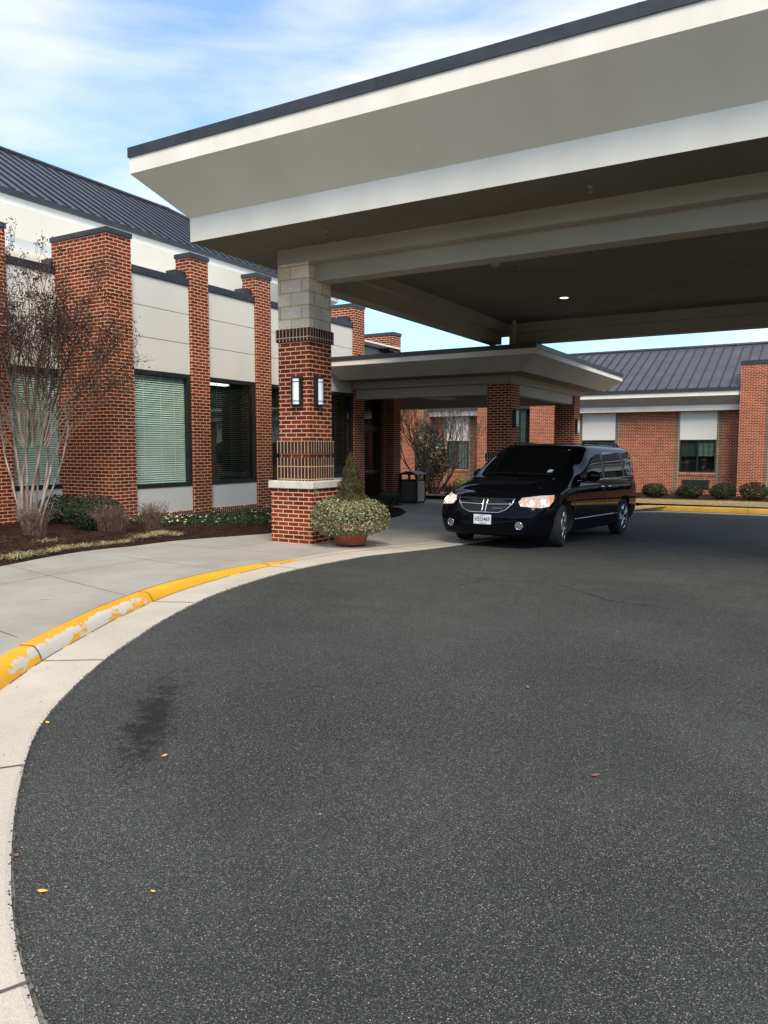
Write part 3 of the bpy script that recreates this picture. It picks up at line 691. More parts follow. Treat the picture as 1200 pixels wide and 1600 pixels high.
# set back section (left)
for k in range(0, 6):
    y1 = 8.40-(k)*2.15
    pillar(y1, y1+.55, -13.30, -13.72)
    if k > 0: bay(y1+.55, y1+2.15, -13.38, 'closed' if k % 2 else 'open')
bay(8.95, 10.3, -13.38, 'closed')
pillar(10.04, 10.62, -11.85, -13.45)
bay(10.62, 12.23, -11.93, 'closed')
pillar(12.23, 12.77, -11.86, -12.29)
bay(12.77, 14.40, -11.93, 'open')
pillar(14.40, 14.94, -11.86, -12.29)
bay(14.94, 16.58, -11.93, 'open')
pillar(16.58, 17.12, -11.86, -12.29)
bay(17.12, 18.76, -11.93, 'open')
pillar(18.76, 19.32, -11.86, -13.5)
# entrance: door plane set back
xd = -12.72
b = B(xd-.2, xd, 19.32, 21.9, 3.12, 4.72); box(b, -13.9, xd-.2, 19.32, 21.9, 3.12, 4.72); obj('wall_panel', b, M_panel, nb)
obj('parapet_cap', B(xd-.25, xd+.03, 19.32, 21.9, 4.72, 4.86), M_capmet, nb)
obj('parapet_cap', B(-14.4, -12.33, 21.62, 21.9, 4.66, 4.80), M_capmet, nb)
pillar(21.9, 22.38, -12.33, -15.0, top=5.20)
obj('wall_return', B(-12.9, -12.62, 21.76, 21.9, -.4, 3.12), M_brick, nb)
z0 = -.32
def doorleaf(y0, y1, nm='door'):
    b = bmesh.new()
    box(b, xd-.05, xd, y0, y0+.07, z0+.02, 2.15); box(b, xd-.05, xd, y1-.07, y1, z0+.02, 2.15); box(b, xd-.05, xd, y0+.07, y1-.07, z0+.02, z0+.25)
    box(b, xd-.05, xd, y0+.07, y1-.07, 2.05, 2.15); box(b, xd-.05, xd, y0+.07, y1-.07, .68, .80)
    dd = obj(nm, b, M_frame, nb)
    b = bmesh.new(); quad(b, (xd-.025, y0+.07, z0+.25), (xd-.025, y1-.07, z0+.25), (xd-.025, y1-.07, 2.05), (xd-.025, y0+.07, 2.05)); obj('pane', b, M_glassd, dd)
    return dd
b = bmesh.new()
for yy in (19.32, 20.28, 21.66): box(b, xd-.08, xd+.01, yy, yy+.08, z0, 3.12)
box(b, xd-.08, xd+.01, 19.4, 21.66, 2.152, 2.24); box(b, xd-.08, xd+.01, 19.4, 21.66, 3.04, 3.12)
obj('door_frame', b, M_frame, nb)
b = bmesh.new(); quad(b, (xd-.03, 19.4, 2.24), (xd-.03, 21.66, 2.24), (xd-.03, 21.66, 3.04), (xd-.03, 19.4, 3.04)); obj('transom_pane', b, M_glassd, nb)
for yy in ((19.40, 20.28), (20.36, 21.66)):
    dl = doorleaf(*yy)
    if yy[0] > 20: b = bmesh.new(); tube(b, [(xd+.05, 20.5, .72), (xd+.05, 20.5, 1.02)], [.012]*2, 8); tube(b, [(xd, 20.5, .74), (xd+.05, 20.5, .74)], [.01]*2, 6); tube(b, [(xd+.04, 20.52, .78), (xd+.04, 21.3, .78)], [.014]*2, 8); obj('door_handle', b, M_copper, dl)
M_vinyl = noisy('pale_vinyl_number', (.45, .47, .45), (.5, .52, .5), 4, .6)
textobj('house_number', '35', .20, M_vinyl, nb, Matrix.Translation(Vector((xd+.012, 19.56, 2.55))-ROOT[nb]) @ Matrix.Rotation(R(90), 4, 'Z') @ Matrix.Rotation(R(90), 4, 'X'))
# interior void + back walls, flat roof
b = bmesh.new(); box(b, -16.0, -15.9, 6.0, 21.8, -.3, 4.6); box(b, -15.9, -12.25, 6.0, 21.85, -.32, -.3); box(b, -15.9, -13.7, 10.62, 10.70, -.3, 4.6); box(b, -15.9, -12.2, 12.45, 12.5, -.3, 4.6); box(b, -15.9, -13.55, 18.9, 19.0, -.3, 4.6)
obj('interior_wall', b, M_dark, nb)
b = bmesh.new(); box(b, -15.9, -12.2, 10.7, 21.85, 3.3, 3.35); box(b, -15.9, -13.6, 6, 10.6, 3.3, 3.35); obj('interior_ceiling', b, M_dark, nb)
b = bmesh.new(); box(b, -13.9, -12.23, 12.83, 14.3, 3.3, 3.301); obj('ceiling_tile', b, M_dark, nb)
b = bmesh.new(); box(b, -12.6, -12.45, 12.95, 14.05, 3.0, 3.04); obj('ceiling_strip_light', b, M_tube, nb)
obj('flat_roof', B(-19, -12.24, 10.5, 22.3, 4.75, 4.80), M_paper, nb)
obj('flat_roof', B(-19, -13.7, -6, 10.5, 4.75, 4.80), M_paper, nb)
# upper storey
YL, YR = -12, 27.25
obj('upper_wall', B(-30, -19.15, YL, YR-1.15, 0, 6.75), M_cream, nb)
b = bmesh.new(); quad(b, (-18.7, YL, 6.75), (-18.7, YR-.72, 6.75), (-18.7, YR-.72, 7.05), (-18.7, YL, 7.05)); quad(b, (-19.16, YL, 6.75), (-19.16, YR-.72, 6.75), (-18.7, YR-.72, 6.75), (-18.7, YL, 6.75))
quad(b, (-18.7, YR-.72, 6.75), (-30, YR-.72, 6.75), (-30, YR-.72, 7.05), (-18.7, YR-.72, 7.05)); obj('lower_band', b, M_cream, nb)
b = bmesh.new(); quad(b, (-18.7, YL, 7.05), (-18.7, YR-.72, 7.05), (-18, YR, 7.64), (-18, YL, 7.64)); quad(b, (-18.7, YR-.72, 7.05), (-30, YR-.72, 7.05), (-30, YR, 7.64), (-18, YR, 7.64)); obj('sloped_fascia', b, M_cream, nb)
b = bmesh.new(); quad(b, (-18, YL, 7.64), (-18, YR, 7.64), (-18, YR, 7.85), (-18, YL, 7.85)); quad(b, (-18, YR, 7.64), (-30, YR, 7.64), (-30, YR, 7.85), (-18, YR, 7.85)); obj('upper_band', b, M_cream, nb)
b = B(-18.1, -17.9, YL, YR+.1, 7.85, 7.99); box(b, -30, -18.1, YR-.05, YR+.1, 7.85, 7.99); obj('roof_gutter', b, M_capmet, nb)
RZ = 10.53; RX = -22; RYE = 21.6
b = bmesh.new(); quad(b, (-17.92, YL, 7.97), (-17.92, YR+.08, 7.97), (RX, RYE, RZ), (RX, YL, RZ)); quad(b, (RX, YL, RZ), (RX, RYE, RZ), (-26.1, YR+.08, 7.97), (-26.1, YL, 7.97))
f = b.faces.new([b.verts.new(p) for p in ((-17.92, YR+.08, 7.97), (-26.1, YR+.08, 7.97), (RX, RYE, RZ))])
obj('roof', b, M_roof, nb)
b = bmesh.new(); y = YL+.2
rr = (RZ-7.97)/(-17.92-RX)
while y < YR:
    # seam runs up the slope until the ridge or the hip
    xe = RX if y < RYE else -17.92-(YR+.08-y)/(YR+.08-RYE)*(-17.92-RX)
    ze = 7.97+rr*(-17.92-xe)
    vs = []
    for (xx, zz) in ((-17.915, 7.972), (xe, ze)):
        vs.append([b.verts.new((xx, y+dy, zz+dz)) for dy, dz in ((-.022, 0), (-.022, .05), (.022, .05), (.022, 0))])
    for k in range(3): b.faces.new((vs[0][k], vs[0][k+1], vs[1][k+1], vs[1][k]))
    y += .41
obj('roof_seam', b, M_seam, nb)
b = bmesh.new(); tube(b, [(RX, YL, RZ+.02), (RX, RYE, RZ+.02)], [.09, .09], 8); tube(b, [(RX, RYE, RZ+.02), (-17.95, YR+.05, 8.0)], [.08, .08], 8); obj('ridge_cap', b, M_capmet, nb)

# ------------------------------------------------------------------ far (right) building
fb = thing('brick_building', 'far single storey brick building with charcoal seam roof and white fascia bands', 'building', (-8, 36, -.5))
YW = 36.1; FX0, FX1 = -24., 16.
zf0 = -.7
def fwall(x0, x1, z0=zf0, z1=3.2, mat=None, y=YW, name='wall'): return obj(name, B(x0, x1, y, y+.25, z0, z1), mat or M_brickfar, fb)
def fstrip(x0, x1, z0=zf0, z1=3.2, y=YW): return obj('brick_quoin', B(x0, x1, y-.012, y+.02, z0, z1), M_stack, fb)
def fpillar(x0, x1, yf=35.15, top=4.98):
    p = obj('brick_pillar', B(x0, x1, yf, YW+.4, zf0, top), M_brickfar, fb)
    obj('pillar_cap', B(x0-.03, x1+.03, yf-.03, YW+.43, top, top+.16), M_capmet, p)
    fstrip(x1-.20, x1, top-.0 if False else zf0, top-.002, yf) ; return p
def fwindow(x0, x1, z0=.445, z1=1.887, sash=True, yp=YW, ncol=3, nrow=3, grid_h=None, mats=None, ptop=3.13):
    b = bmesh.new(); t = .05
    box(b, x0, x1, yp-.02, yp+.06, z0, z0+t); box(b, x0, x1, yp-.02, yp+.06, z1-t, z1); box(b, x0, x0+t, yp-.02, yp+.06, z0+t, z1-t); box(b, x1-t, x1, yp-.02, yp+.06, z0+t, z1-t)
    xm = (x0+x1)/2; box(b, xm-.03, xm+.03, yp-.02, yp+.06, z0+t, z1-t)
    w = obj('window', b, M_frame, fb)
    gh = z0+t if grid_h is None else grid_h
    b = bmesh.new()
    for a, c in ((x0+t, xm-.03), (xm+.03, x1-t)):
        for k in range(1, ncol): xx = a+(c-a)*k/ncol; box(b, xx-.010, xx+.010, yp+.012, yp+.022, gh, z1-t)
        for k in range(0 if grid_h else 1, nrow): zz = gh+(z1-t-gh)*k/nrow; box(b, a, c, yp+.010, yp+.024, zz-.010, zz+.010)
    obj('muntin', b, M_frame, w)
    b = bmesh.new(); quad(b, (x0+t, yp+.03, z0+t), (x1-t, yp+.03, z0+t), (x1-t, yp+.03, z1-t), (x0+t, yp+.03, z1-t)); obj('pane', b, M_glassd if not mats else mats, w)
    b = bmesh.new(); quad(b, (xm+.03, yp+.09, gh), (x1-t, yp+.09, gh), (x1-t, yp+.09, z1-t), (xm+.03, yp+.09, z1-t)); obj('curtain', b, M_curtain, w)
    b = bmesh.new(); quad(b, (x0+t, yp+.10, gh), (xm-.03, yp+.10, gh), (xm-.03, yp+.10, z1-t), (x0+t, yp+.10, z1-t)); obj('curtain', b, M_curtd, w)
    if ptop > z1+.1:
        obj('wall_panel', B(x0-.02, x1+.02, yp-.03, yp+.2, z1, ptop), M_panel, fb)
    obj('window_sill', B(x0-.02, x1+.02, yp-.03, yp+.1, z0-.145, z0), M_soldred, w)
    return w
M_curtd = noisy('dim_curtain', (.09, .115, .105), (.14, .17, .155), 4, .8, stretch=(14, 14, .4))
# openings (x ranges at the wall plane) from left to right
wins = [(-17.1, -15.9), (-10.0, -8.5), (-5.62, -4.14), (.2, 1.7), (3.0, 4.5), (4.56, 6.06), (6.12, 7.62), (7.68, 9.18)]  # rightmost windows, out of view, added to darken the van's side reflection
xs = FX0
for (a, c) in wins:
    fwall(xs, a); fwall(a, c, zf0, .30); fstrip(a-.24, a-.02) if a < 3.1 else 0; fstrip(c+.02, c+.24) if c < 2 or c > 9 else 0
    fwindow(a, c, grid_h=(1.16 if a > -12 else None), nrow=(3 if a > -12 else 5)); xs = c
fwall(xs, FX1)
fwindow(-13.3, -12.62, 0.45, 3.45, yp=35.6, ncol=2, nrow=6, ptop=0)
obj('wall', B(-13.6, -12.3, 35.7, 36.1, zf0, 3.6), M_dark, fb)
fpillar(-19.45, -17.95); fpillar(-15.02, -13.6); fpillar(-12.3, -10.6); fpillar(-3.17, -1.95); fpillar(11, 12.3)
# one projecting air grille under the third window
b = B(-5.47, -4.36, YW-.05, YW+.02, -.27, .13)
for k in range(9): box(b, -5.44, -4.39, YW-.062, YW-.05, -.24+k*.04, -.225+k*.04)
obj('air_grille', b, M_capmet, fb)
obj('interior_wall', B(FX0, FX1, YW+.26, YW+.3, zf0, 3.3), M_dark, fb)
def fseg(x0, x1):
    obj('lower_band', B(x0, x1, 35.7, YW+.1, 3.15, 3.385), M_stucco, fb)
    b = bmesh.new(); quad(b, (x0, 35.7, 3.385), (x1, 35.7, 3.385), (x1, 35.25, 3.75), (x0, 35.25, 3.75)); obj('sloped_fascia', b, M_tan, fb)
    b = B(x0, x1, 35.25, 35.4, 3.75, 3.945); obj('upper_band', b, M_stucco, fb)
    obj('roof_gutter', B(x0, x1, 35.20, 35.42, 3.945, 4.09), M_capmet, fb)
for a, c in ((FX0, -19.45), (-17.95, -15.02), (-13.6, -12.3), (-10.6, -3.17), (-1.95, 11), (12.3, FX1)): fseg(a, c)
b = bmesh.new(); quad(b, (FX0, 35.2, 4.085), (FX1, 35.2, 4.085), (FX1, 40.95, 6.49), (FX0, 40.95, 6.49)); quad(b, (FX0, 40.95, 6.49), (FX1, 40.95, 6.49), (FX1, 46.7, 4.085), (FX0, 46.7, 4.085)); obj('roof', b, M_roof2, fb)
b = bmesh.new(); x = FX0
while x < FX1:
    vs = []
    for (yy, zz) in ((35.2, 4.087), (40.95, 6.492)): vs.append([b.verts.new((x+dx, yy, zz+dz)) for dx, dz in ((-.02, 0), (-.02, .05), (.02, .05), (.02, 0))])
    for k in range(3): b.faces.new((vs[0][k], vs[1][k], vs[1][k+1], vs[0][k+1]))
    x += .425
obj('roof_seam', b, M_seam, fb)
b = bmesh.new(); tube(b, [(FX0, 40.95, 6.51), (FX1, 40.95, 6.51)], [.09, .09], 8); obj('ridge_cap', b, M_capmet, fb)

# ------------------------------------------------------------------ van
van = thing('minivan', 'glossy black minivan with its headlights on standing under the drive canopy', 'van', (-4.299, 15.138, -.152), (0, R(-1.43), R(-94.66)), local=True)
M_paint, _t, _p = base('black_car_paint', (.0035, .0038, .006), .3); _p.inputs['Coat Weight'].default_value = .75; _p.inputs['Coat Roughness'].default_value = .02; _p.inputs['Specular IOR Level'].default_value = .0; _p.inputs['Coat IOR'].default_value = 1.27
M_carglass, _t, _p = base('dark_car_glass', (.004, .005, .005), .01)
M_trim = noisy('black_plastic_trim', (.008, .008, .008), (.014, .014, .014), 20, .5, coord='obj')
M_skysheen, _t, _p = base('painted_sky_sheen', (.05, .053, .058), .38)
M_void, _t, _p = base('intake_black', (.002, .002, .002), .8, 0, .1)
M_chrome, _t, _p = base('chrome', (.72, .73, .74), .12, 1)
M_alloy, _t, _p = base('alloy', (.62, .62, .62), .28, 1)
M_tyre = noisy('tyre_rubber', (.010, .010, .010), (.018, .018, .017), 30, .85, coord='obj', bump=.3, bscale=200)
M_head = noisy('headlight_reflector', (.85, .80, .72), (.30, .28, .26), 24, .15, .6, coord='obj', lo=.42, hi=.6)
_p = M_head.node_tree.nodes['Principled BSDF']; _p.inputs['Emission Color'].default_value = (1, .74, .58, 1); _p.inputs['Emission Strength'].default_value = .28
M_bulb = emis('lit_headlight_bulb', (1, .88, .72), 1.3)
M_fog = noisy('fog_lens', (.6, .6, .6), (.3, .3, .3), 30, .1, .7, coord='obj')
M_amber, _t, _p = base('amber_reflector', (.85, .22, .05), .25); _p.inputs['Emission Color'].default_value = (1, .25, .06, 1); _p.inputs['Emission Strength'].default_value = .35
M_red, _t, _p = base('red_tail_lens', (.35, .012, .010), .15)
M_decal, _t, _p = base('white_window_lettering', (.95, .94, .91), .6)
M_plate, _t, _p = base('plate_white', (.80, .84, .86), .4)
M_ink, _t, _p = base('plate_ink', (.015, .03, .09), .5)
def st(xs, ys, zs): return [Vector((x, y, z)) for x, y, z in zip(xs, ys, zs)]
def cst(x, ys, zs): return st([x]*11, ys, zs)
YB = [0, .78, .93, .972, .962, .925, .872, .795, .705, .50, 0]; ZB = [.20, .20, .27, .58, .93, 1.06, 1.32, 1.555, 1.66, 1.712, 1.73]
stn = [
 st([-1.13, -1.13, -1.16, -1.19, -1.14, -1.10, -1.00, -.86, -.74, -.70, -.70], [0]*11, [.36, .36, .42, .58, .93, 1.07, 1.33, 1.56, 1.66, 1.70, 1.70]),
 st([-1.12, -1.12, -1.15, -1.18, -1.13, -1.09, -.99, -.85, -.74, -.70, -.70], [0, .35, .38, .40, .40, .38, .36, .33, .30, .2, 0], [.36, .36, .42, .58, .93, 1.07, 1.33, 1.56, 1.66, 1.70, 1.70]),
 st([-1.05, -1.05, -1.08, -1.11, -1.07, -1.04, -.95, -.81, -.71, -.68, -.68], [0, .66, .74, .78, .77, .74, .70, .63, .56, .4, 0], [.35, .35, .41, .58, .93, 1.07, 1.33, 1.56, 1.665, 1.705, 1.71]),
 st([-.85, -.85, -.88, -.90, -.88, -.87, -.82, -.72, -.64, -.6, -.6], [0, .76, .88, .92, .91, .875, .825, .75, .665, .47, 0], [.32, .32, .38, .58, .93, 1.065, 1.33, 1.56, 1.665, 1.71, 1.72]),
 cst(-.55, [0, .77, .915, .958, .948, .91, .86, .785, .695, .49, 0], [.26, .26, .33, .58, .93, 1.063, 1.325, 1.558, 1.665, 1.714, 1.73]),
 cst(.1, YB, ZB), cst(.9, YB, ZB), cst(1.5, YB, [.20, .20, .27, .58, .93, 1.055, 1.31, 1.545, 1.652, 1.70, 1.718]),
 cst(1.88, YB, [.20, .20, .27, .58, .925, 1.045, 1.29, 1.50, 1.60, 1.65, 1.668]),
 cst(2.25, [0, .78, .93, .972, .962, .925, .855, .775, .70, .50, 0], [.20, .20, .27, .58, .92, 1.035, 1.22, 1.365, 1.43, 1.475, 1.492]),
 cst(2.58, [0, .78, .93, .972, .962, .925, .875, .82, .75, .52, 0], [.20, .20, .27, .58, .91, 1.02, 1.12, 1.19, 1.235, 1.285, 1.305]),
 cst(2.9, [0, .78, .93, .972, .962, .925, .88, .83, .76, .53, 0], [.20, .20, .27, .58, .89, .975, 1.025, 1.055, 1.08, 1.115, 1.13]),
 cst(3.2, [0, .78, .925, .97, .958, .915, .865, .80, .72, .50, 0], [.20, .20, .27, .57, .84, .92, .965, .995, 1.02, 1.045, 1.055]),
 cst(3.5, [0, .76, .90, .945, .935, .885, .83, .76, .68, .46, 0], [.20, .20, .27, .56, .79, .87, .92, .95, .975, .998, 1.008]),
 st([3.76, 3.76, 3.78, 3.80, 3.76, 3.72, 3.69, 3.67, 3.66, 3.66, 3.66], [0, .68, .80, .85, .835, .79, .735, .67, .60, .40, 0], [.20, .20, .26, .53, .76, .83, .885, .915, .935, .955, .965]),
 st([3.92, 3.92, 3.95, 3.965, 3.92, 3.88, 3.83, 3.79, 3.77, 3.76, 3.76], [0, .56, .66, .70, .69, .65, .60, .55, .49, .32, 0], [.20, .20, .25, .50, .72, .80, .86, .89, .91, .925, .935]),
 st([4.0, 4.0, 4.03, 4.045, 3.995, 3.96, 3.91, 3.87, 3.84, 3.82, 3.82], [0, .32, .37, .40, .39, .37, .34, .31, .27, .18, 0], [.20, .20, .24, .49, .70, .79, .855, .885, .90, .912, .918]),
 st([4.02, 4.02, 4.05, 4.065, 4.015, 3.975, 3.93, 3.89, 3.86, 3.84, 3.84], [0]*11, [.20, .20, .24, .49, .70, .79, .855, .885, .90, .91, .912])]
def cr(a, b, c, d_, t): return .5*((2*b)+(c-a)*t+(2*a-5*b+4*c-d_)*t*t+(3*b-a-3*c+d_)*t**3)
def dense(rows, n, wrap=False):
    out = []
    for i in range(len(rows)-1):
        A = rows[max(i-1, 0)]; Bq = rows[i]; C = rows[i+1]; D = rows[min(i+2, len(rows)-1)]
        for k in range(n): out.append([cr(a, b, c, e, k/n) for a, b, c, e in zip(A, Bq, C, D)])
    out.append(rows[-1]); return out
for r in stn:
    x_ = r[10].x; dz_ = 0 if x_ < 3.3 else (.025 if x_ < 3.6 else .05)
    for k in range(4, 11): r[k].z -= dz_
    if x_ < 2.7:
        for k, f_ in ((6, 1.03), (7, 1.055), (8, 1.085), (9, 1.15)): r[k].y *= f_
    if x_ > 3.6:
        g_ = {0: 1, 1: 1}; mx_ = r[3].y
        f_ = 1.045 if .8 < mx_ < .9 else (1.12 if .6 < mx_ <= .8 else (1.25 if .3 < mx_ <= .6 else 1))
        for k in range(1, 10): r[k].y *= f_
G = dense(stn, 5)
G = [list(r) for r in zip(*dense([list(r) for r in zip(*G)], 4))]      # [station][ring]
bm = bmesh.new(); NS, NR = len(G), len(G[0])
full = []
for r in G:
    ring = [bm.verts.new(p) for p in r]+[bm.verts.new((p.x, -p.y, p.z)) for p in r[1:-1]][::-1]
    full.append(ring)
m_ = len(full[0])
for i in range(NS-1):
    for k in range(m_): bm.faces.new((full[i][k], full[i][(k+1) % m_], full[i+1][(k+1) % m_], full[i+1][k]))
bmesh.ops.remove_doubles(bm, verts=bm.verts[:], dist=.002)
bmesh.ops.dissolve_degenerate(bm, edges=bm.edges[:], dist=.0005)
bmesh.ops.recalc_face_normals(bm, faces=bm.faces[:])
body = obj('body', bm, [M_paint, M_trim], van, uv=None, smooth=True)
bmc = bmesh.new(); 
for xx in (0, 3.08):
    for s in (1, -1): lathe(bmc, [(.0005, .60*s), (.395, .60*s), (.395, 1.3*s), (.0005, 1.3*s)][::s], 40, (xx, 0, .345), 'y')
bmesh.ops.recalc_face_normals(bmc, faces=bmc.faces[:])
cut = bpy.data.objects.new('cutter', bpy.data.meshes.new('cutter')); bmc.to_mesh(cut.data); bmc.free(); cut.data.materials.append(M_paint); cut.data.materials.append(M_trim)
for f in cut.data.polygons: f.material_index = 1
COL.objects.link(cut); cut.parent = van
bvh = BVHTree.FromPolygons([v.co.copy() for v in body.data.vertices], [tuple(p.vertices) for p in body.data.polygons])
md = body.modifiers.new('arch', 'BOOLEAN'); md.operation = 'DIFFERENCE'; md.object = cut; md.solver = 'EXACT'
dg = bpy.context.evaluated_depsgraph_get(); dg.update()
newme = bpy.data.meshes.new_from_object(body.evaluated_get(dg)); body.modifiers.clear(); body.data = newme
bpy.data.objects.remove(cut)
def hit(o, d_):
    r = bvh.ray_cast(o, d_); return r[0], r[1]
def decal(name, poly, P0, U, V, D, mat, parent=van, off=.006, depth=.012, sub=5, mi=0, smooth=True):
    """polygon given in the (U, V) plane through P0, thrown onto the body along D"""
    P0, U, V, D = Vector(P0), Vector(U).normalized(), Vector(V), Vector(D).normalized()
    bm = bmesh.new(); f = bm.faces.new([bm.verts.new((a, b, 0)) for a, b in poly])
    x0, x1 = min(a for a, b in poly), max(a for a, b in poly); y0, y1 = min(b for a, b in poly), max(b for a, b in poly)
    nx = max(2, int((x1-x0)/.06)); nyy = max(2, int((y1-y0)/.06))
    for k in range(1, nx): bmesh.ops.bisect_plane(bm, geom=bm.verts[:]+bm.edges[:]+bm.faces[:], plane_co=(x0+(x1-x0)*k/nx, 0, 0), plane_no=(1, 0, 0))
    for k in range(1, nyy): bmesh.ops.bisect_plane(bm, geom=bm.verts[:]+bm.edges[:]+bm.faces[:], plane_co=(0, y0+(y1-y0)*k/nyy, 0), plane_no=(0, 1, 0))
    bad = []
    for v in bm.verts:
        p = P0+U*v.co.x+V*v.co.y; h, n = hit(p, D)
        if h is None: bad.append(v); continue
        v.co = h-D*off
    bmesh.ops.delete(bm, geom=bad, context='VERTS')
    be = [e for e in bm.edges if e.is_boundary]
    for e in be: e.smooth = False
    ex = bmesh.ops.extrude_edge_only(bm, edges=be)
    bmesh.ops.translate(bm, verts=[v for v in ex['geom'] if isinstance(v, bmesh.types.BMVert)], vec=D*depth)
    bmesh.ops.recalc_face_normals(bm, faces=bm.faces[:])
    return obj(name, bm, mat, parent, uv=None, smooth=smooth)
def pline(name, pts, P0, U, V, D, mat, r=.008, parent=van, off=.004, n=10, bm=None):
    P0, U, V, D = Vector(P0), Vector(U).normalized(), Vector(V), Vector(D).normalized(); out = []
    for a, b in zip(pts, pts[1:]):
        for k in range(n):
            p = P0+U*(a[0]+(b[0]-a[0])*k/n)+V*(a[1]+(b[1]-a[1])*k/n); h, _ = hit(p, D)
            if h: out.append(h-D*off)
    h, _ = hit(P0+U*pts[-1][0]+V*pts[-1][1], D)
    if h: out.append(h-D*off)
    own = bm is None; bm = bm or bmesh.new(); tube(bm, out, [r]*len(out), 6)
    return obj(name, bm, mat, parent, uv=None, smooth=True) if own else None
X_, Y_, Z_ = (1, 0, 0), (0, 1, 0), (0, 0, 1)
for s in (1, -1):
    P = (0, 2*s, 0); D = (0, -s, 0)
    for poly in ([(2.18, 1.09), (1.20, 1.10), (1.20, 1.535), (1.42, 1.53), (1.70, 1.41), (1.95, 1.27)], [(1.06, 1.10), (.04, 1.115), (.06, 1.575), (1.08, 1.57)], [(-.09, 1.115), (-.84, 1.155), (-.80, 1.30), (-.66, 1.50), (-.56, 1.56), (-.07, 1.578)]):
        sw = decal('side_window', poly, P, X_, Z_, D, M_carglass)
        if s == 1: lastw = sw
    for poly in ([(1.185, 1.10), (1.075, 1.10), (1.095, 1.56), (1.185, 1.535)], [(.03, 1.11), (-.08, 1.11), (-.06, 1.57), (.05, 1.57)]): decal('pillar_sheen', poly, P, X_, Z_, D, M_skysheen)  # grey strips with the sky's reflection on the black body pillars put into their colour
    pline('door_moulding', [(2.62, .43), (.42, .44)], P, X_, Z_, D, M_chrome, .006)
    pline('belt_moulding', [(2.45, 1.062), (1.3, 1.078), (-.85, 1.13)], P, X_, Z_, D, M_chrome, .005)
    for xx in (2.66, 1.13, -.02): pline('door_gap', [(xx, .30), (xx, 1.03)], P, X_, Z_, D, M_trim, .004, off=.0)
    for xx in (1.32, .93):
        h, _ = hit(Vector((xx, 2*s, .95)), Vector(D)); b = bmesh.new(); box(b, h.x-.09, h.x+.09, h.y-.012, h.y+.012, h.z-.014, h.z+.014, bev=.008); bmesh.ops.translate(b, verts=b.verts, vec=(0, s*.02, 0)); obj('door_handle', b, M_chrome, van, uv=None, smooth=True)
    b = bmesh.new(); tube(b, [(1.55, s*.66, 1.70), (1.45, s*.66, 1.735), (-.35, s*.655, 1.745), (-.48, s*.655, 1.70)], [.016]*4, 8); obj('roof_rail', b, M_trim, van, uv=None, smooth=True)
    # mirror
    b = bmesh.new(); M = Matrix.Translation((2.13, s*1.08, 1.14)) @ Matrix.Diagonal((.07, .13, .095, 1)); bmesh.ops.create_icosphere(b, subdivisions=3, radius=1, matrix=M)
    tube(b, [(2.16, s*.90, 1.07), (2.14, s*1.0, 1.10)], [.035, .03], 8); mir = obj('wing_mirror', b, M_paint, van, uv=None, smooth=True)
    b = bmesh.new(); lathe(b, [(.0005, 0), (1, 0), (1, .01)], 24); bmesh.ops.transform(b, verts=b.verts, matrix=Matrix.Translation((2.067, s*1.08, 1.14)) @ Matrix.Rotation(R(-90), 4, 'Y') @ Matrix.Diagonal((.075, .11, .3, 1))); obj('mirror_glass', b, M_chrome, mir, uv=None)
    # headlight, thrown on diagonally
    a = R(40); Dh = (-cos(a), -s*sin(a), 0); Uh = (-sin(a), s*cos(a), 0); P0 = (6*cos(a), s*6*sin(a), 0)
    P0 = tuple(Vector(P0)*.8)
    hl = decal('headlight', [(-2.10, .675), (-2.12, .74), (-2.05, .805), (-1.75, .84), (-1.50, .845), (-1.54, .755), (-1.64, .675), (-1.80, .655), (-1.95, .665)], P0, Uh, Z_, Dh, M_head, off=.008)
    circ = lambda cx_, cz_, r_, n_=14: [(cx_+r_*cos(2*pi*k/n_), cz_+r_*sin(2*pi*k/n_)) for k in range(n_)]
    decal('bulb', circ(-1.93, .735, .030), P0, Uh, Z_, Dh, M_bulb, hl, off=.016); decal('bulb', circ(-1.74, .75, .038), P0, Uh, Z_, Dh, M_bulb, hl, off=.016)
    decal('amber_reflector', [(-1.63, .69), (-1.60, .835), (-1.52, .838), (-1.555, .755)], P0, Uh, Z_, Dh, M_amber, hl, off=.012)
    decal('fog_light', circ(s*.60, .375, .05), (6, 0, 0), Y_, Z_, (-1, 0, 0), M_fog, off=.012)
    pline('fog_light_ring', circ(s*.60, .375, .058)+[(s*.60+.058, .375)], (6, 0, 0), Y_, Z_, (-1, 0, 0), M_chrome, .007, off=.012, n=2)
    decal('tail_light', [(-.90, .86), (-1.04, .86), (-1.04, 1.30), (-.93, 1.30)], P, X_, Z_, D, M_red)
decal('windscreen', [(-.77, 1.14), (-.4, 1.155), (0, 1.16), (.4, 1.155), (.77, 1.14), (.765, 1.22), (.73, 1.42), (.69, 1.56), (.4, 1.61), (0, 1.625), (-.4, 1.61), (-.69, 1.56), (-.73, 1.42), (-.765, 1.22)], (6, 0, 0), Y_, Z_, (-1, 0, 0), M_carglass)
FV = ((6, 0, 0), Y_, Z_, (-1, 0, 0))
gr = decal('grille', [(-.48, .79), (.48, .79), (.46, .70), (.37, .61), (.25, .565), (-.25, .565), (-.37, .61), (-.46, .70)], *FV, M_trim, off=.004)
b = bmesh.new(); FVb = dict(bm=b)
pline('x', [(-.48, .79), (-.46, .70), (-.37, .61), (-.25, .565), (.25, .565), (.37, .61), (.46, .70), (.48, .79)], *FV, M_chrome, .011, off=.014, bm=b)
for zz in (.69,): pline('x', [(-.46, zz+.012), (-.04, zz)], *FV, M_chrome, .013, off=.016, bm=b); pline('x', [(.45, zz+.015), (.03, zz)], *FV, M_chrome, .013, off=.016, bm=b)
